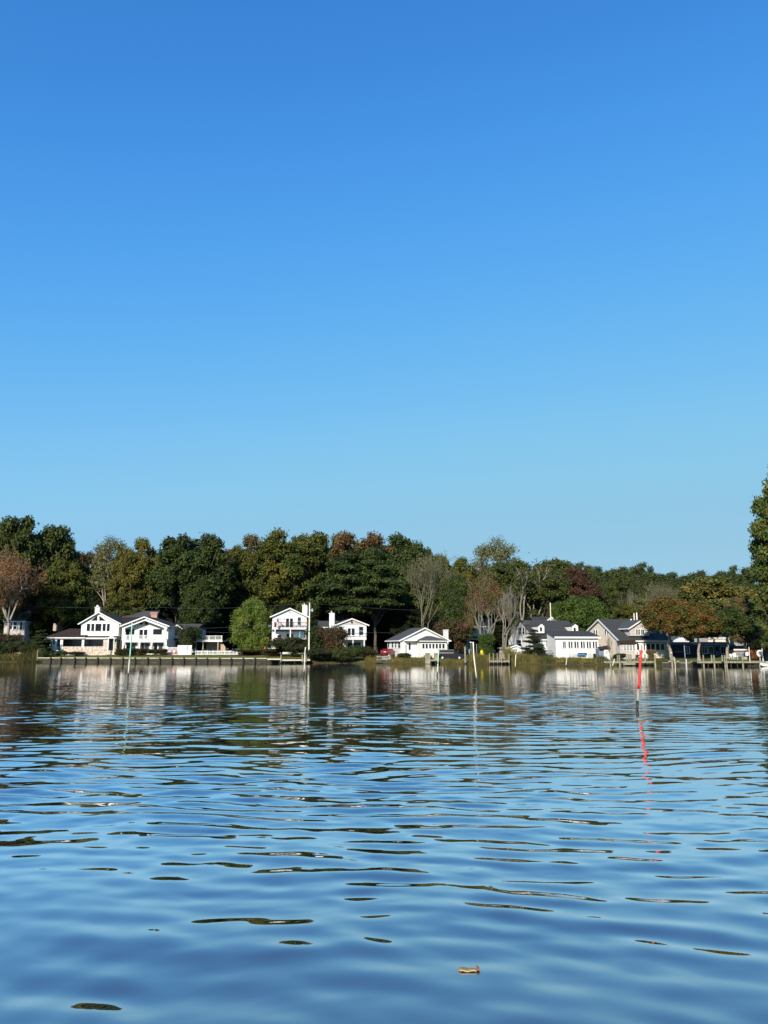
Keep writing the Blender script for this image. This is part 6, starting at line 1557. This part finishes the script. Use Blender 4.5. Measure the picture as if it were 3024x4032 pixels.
# ---------------- seated person on the dock
def person(x, y, z, label):
    me = bpy.data.meshes.new('person'); o = bpy.data.objects.new('person', me); COL.objects.link(o); o.location = (x, y, z)
    J = [((0, 0, .50), .15), ((0, .02, .70), .14), ((0, .02, .92), .17), ((0, .01, 1.06), .07), ((0, -.01, 1.17), .09), ((0, -.02, 1.27), .095), ((0, -.01, 1.33), .06),
         ((-.10, -.05, .48), .09), ((-.13, -.45, .50), .07), ((-.14, -.48, .10), .05), ((-.14, -.60, .06), .045),
         ((.10, -.05, .48), .09), ((.13, -.45, .50), .07), ((.15, -.50, .10), .05), ((.15, -.62, .06), .045),
         ((-.19, .01, .98), .06), ((-.26, -.12, .74), .045), ((-.14, -.34, .66), .035), ((-.11, -.41, .66), .03),
         ((.19, .01, .98), .06), ((.33, -.14, .86), .045), ((.26, -.34, 1.06), .035), ((.25, -.40, 1.12), .03)]
    E = [(0, 1), (1, 2), (2, 3), (3, 4), (4, 5), (5, 6), (0, 7), (7, 8), (8, 9), (9, 10), (0, 11), (11, 12), (12, 13), (13, 14), (2, 15), (15, 16), (16, 17), (17, 18), (2, 19), (19, 20), (20, 21), (21, 22)]
    fi = []
    for hnd, sd in ((18, -1), (22, 1)):
        b = Vector(J[hnd][0])
        for k in range(4):
            n = len(J); d = Vector(((k - 1.5) * .018, -.03, .012)); J.append((tuple(b + d), .009)); J.append((tuple(b + d + Vector((0, -.035 - .006 * (k in (1, 2)), -.012))), .008)); E += [(hnd, n), (n, n + 1)]
        n = len(J); J.append((tuple(b + Vector((-sd * .035, -.015, .01))), .010)); E += [(hnd, n)]
    me.from_pydata([j[0] for j in J], E, []); me.update()
    sk = o.modifiers.new('Skin', 'SKIN'); sk.use_smooth_shade = True
    for i, j in enumerate(J): me.skin_vertices[0].data[i].radius = (j[1], j[1])
    me.skin_vertices[0].data[0].use_root = True
    o.modifiers.new('Subdivision', 'SUBSURF').levels = 1; o.modifiers['Subdivision'].render_levels = 1
    me.materials.append(M['skin'])
    tag(o, label, 'person')
    # clothing and hair as children
    MB().lathe(x, y + .02, [(.13, z + .48), (.185, z + .50), (.185, z + .62), (.17, z + .74), (.21, z + .92), (.20, z + 1.0), (.10, z + 1.07)], 12).build('jacket', M['cloth_dark'], o, smooth_=True)
    s_ = MB()
    for sd in (-1, 1): s_.tube([(x + sd * .18, y + .01, z + .99), (x + sd * (.26 if sd < 0 else .33), y - .12, z + (.74 if sd < 0 else .86)), (x + (-.15 if sd < 0 else .27), y - .32, z + (.66 if sd < 0 else 1.04))], [.082, .062, .052], 8)
    s_.build('sleeves', M['cloth_dark'], o, smooth_=True)
    s_ = MB()
    for sd in (-1, 1): s_.tube([(x + sd * .09, y, z + .50), (x + sd * .13, y - .45, z + .51), (x + sd * .14, y - .49, z + .14)], [.12, .092, .072], 8)
    s_.build('trousers', M['cloth_jean'], o, smooth_=True)
    MB().lathe(x, y + .015, [(.10, z + 1.20), (.115, z + 1.28), (.10, z + 1.36), (.03, z + 1.41)], 10).build('hair', M['black'], o, smooth_=True)
    f_ = MB(); f_.lathe(x, y - .118, [(.014, z + 1.215), (.018, z + 1.235), (.006, z + 1.26)], 6); f_.build('nose', M['skin'], o)
    return o
Yp = Yq - 1.9; x, _, z = at(2511, 2590, Yp)
b = thing('bench', (x, Yp, .72), 'low grey bench on the dock under the seated person', 'bench')
MB().box(x - .7, x + .7, Yp - .2, Yp + .22, 1.13, 1.18).build('seat', M['wood'], b)
for sx in (-.6, .6): MB().box(x + sx - .04, x + sx + .04, Yp - .16, Yp + .18, .72, 1.129).build('leg', M['wood'], b)
person(x, Yp, .71, 'person in dark clothes sitting on the dock with one arm raised')

# ---------------- curled leaf floating in the foreground
def curled_leaf():
    Yl = CAM_H * F / 1.0
    r = ray(1842, 3822); tt = -CAM_H / r[2]; x, y = r[0] * tt, r[1] * tt
    t = thing('dry_leaf', (x, y, .0), 'curled dry brown leaf floating in the foreground', 'leaf')
    m = MB(); NU, NV = 15, 8; vs = []; L_ = .205
    for i in range(NU):
        u = i / (NU - 1); wd = .045 * math.sin(math.pi * min(1, .06 + u * .90)) ** .6
        for j in range(NV):
            v = j / (NV - 1) * 2 - 1; a = v * 1.25
            vs.append((x + (u - .5) * L_, y + wd * math.sin(a) * .9 + .006 * math.sin(u * 6), .004 + wd * (1 - math.cos(a)) * .0 + wd * math.cos(a) * .40 + .003 * math.sin(u * 9) - (.012 if u < .12 else 0)))
    fs = [(i * NV + j, (i + 1) * NV + j, (i + 1) * NV + j + 1, i * NV + j + 1) for i in range(NU - 1) for j in range(NV - 1)]
    m.add(vs, fs)
    o = m.build('blade', mat('dry_leaf_skin', (.36, .22, .09), .55, (.16, .13, .05), 30), t, smooth_=True)
    o.modifiers.new('Solidify', 'SOLIDIFY').thickness = .0015
    e = MB(); pts = [(x + (i / 11 - .5) * L_ * .72, y - .046 + .004 * math.sin(i), .014 + .003 * math.sin(i * .9)) for i in range(12)]
    e.tube(pts, [.002] + [.0045] * 10 + [.002], 6); e.build('rolled_edge', mat('dry_leaf_edge', (.66, .44, .18), .5), t, smooth_=True)
    e = MB(); e.tube([(x + L_ * .40, y - .02, .030), (x + L_ * .46, y - .01, .036), (x + L_ * .50, y - .01, .026)], [.004, .004, .002], 6); e.tube([(x + L_ * .40, y, .034), (x + L_ * .38, y, .048)], [.003, .0012], 5)
    e.build('stalk', mat('leaf_stalk', (.30, .14, .07), .6), t)
    e = MB(); e.slab((x + L_ * .36, y - .045, .022), (x + L_ * .52, y - .03, .018), (x + L_ * .50, y + .03, .022), (x + L_ * .36, y + .03, .036), .004); e.build('folded_tip', mat('leaf_tip', (.42, .22, .12), .6), t)
curled_leaf()
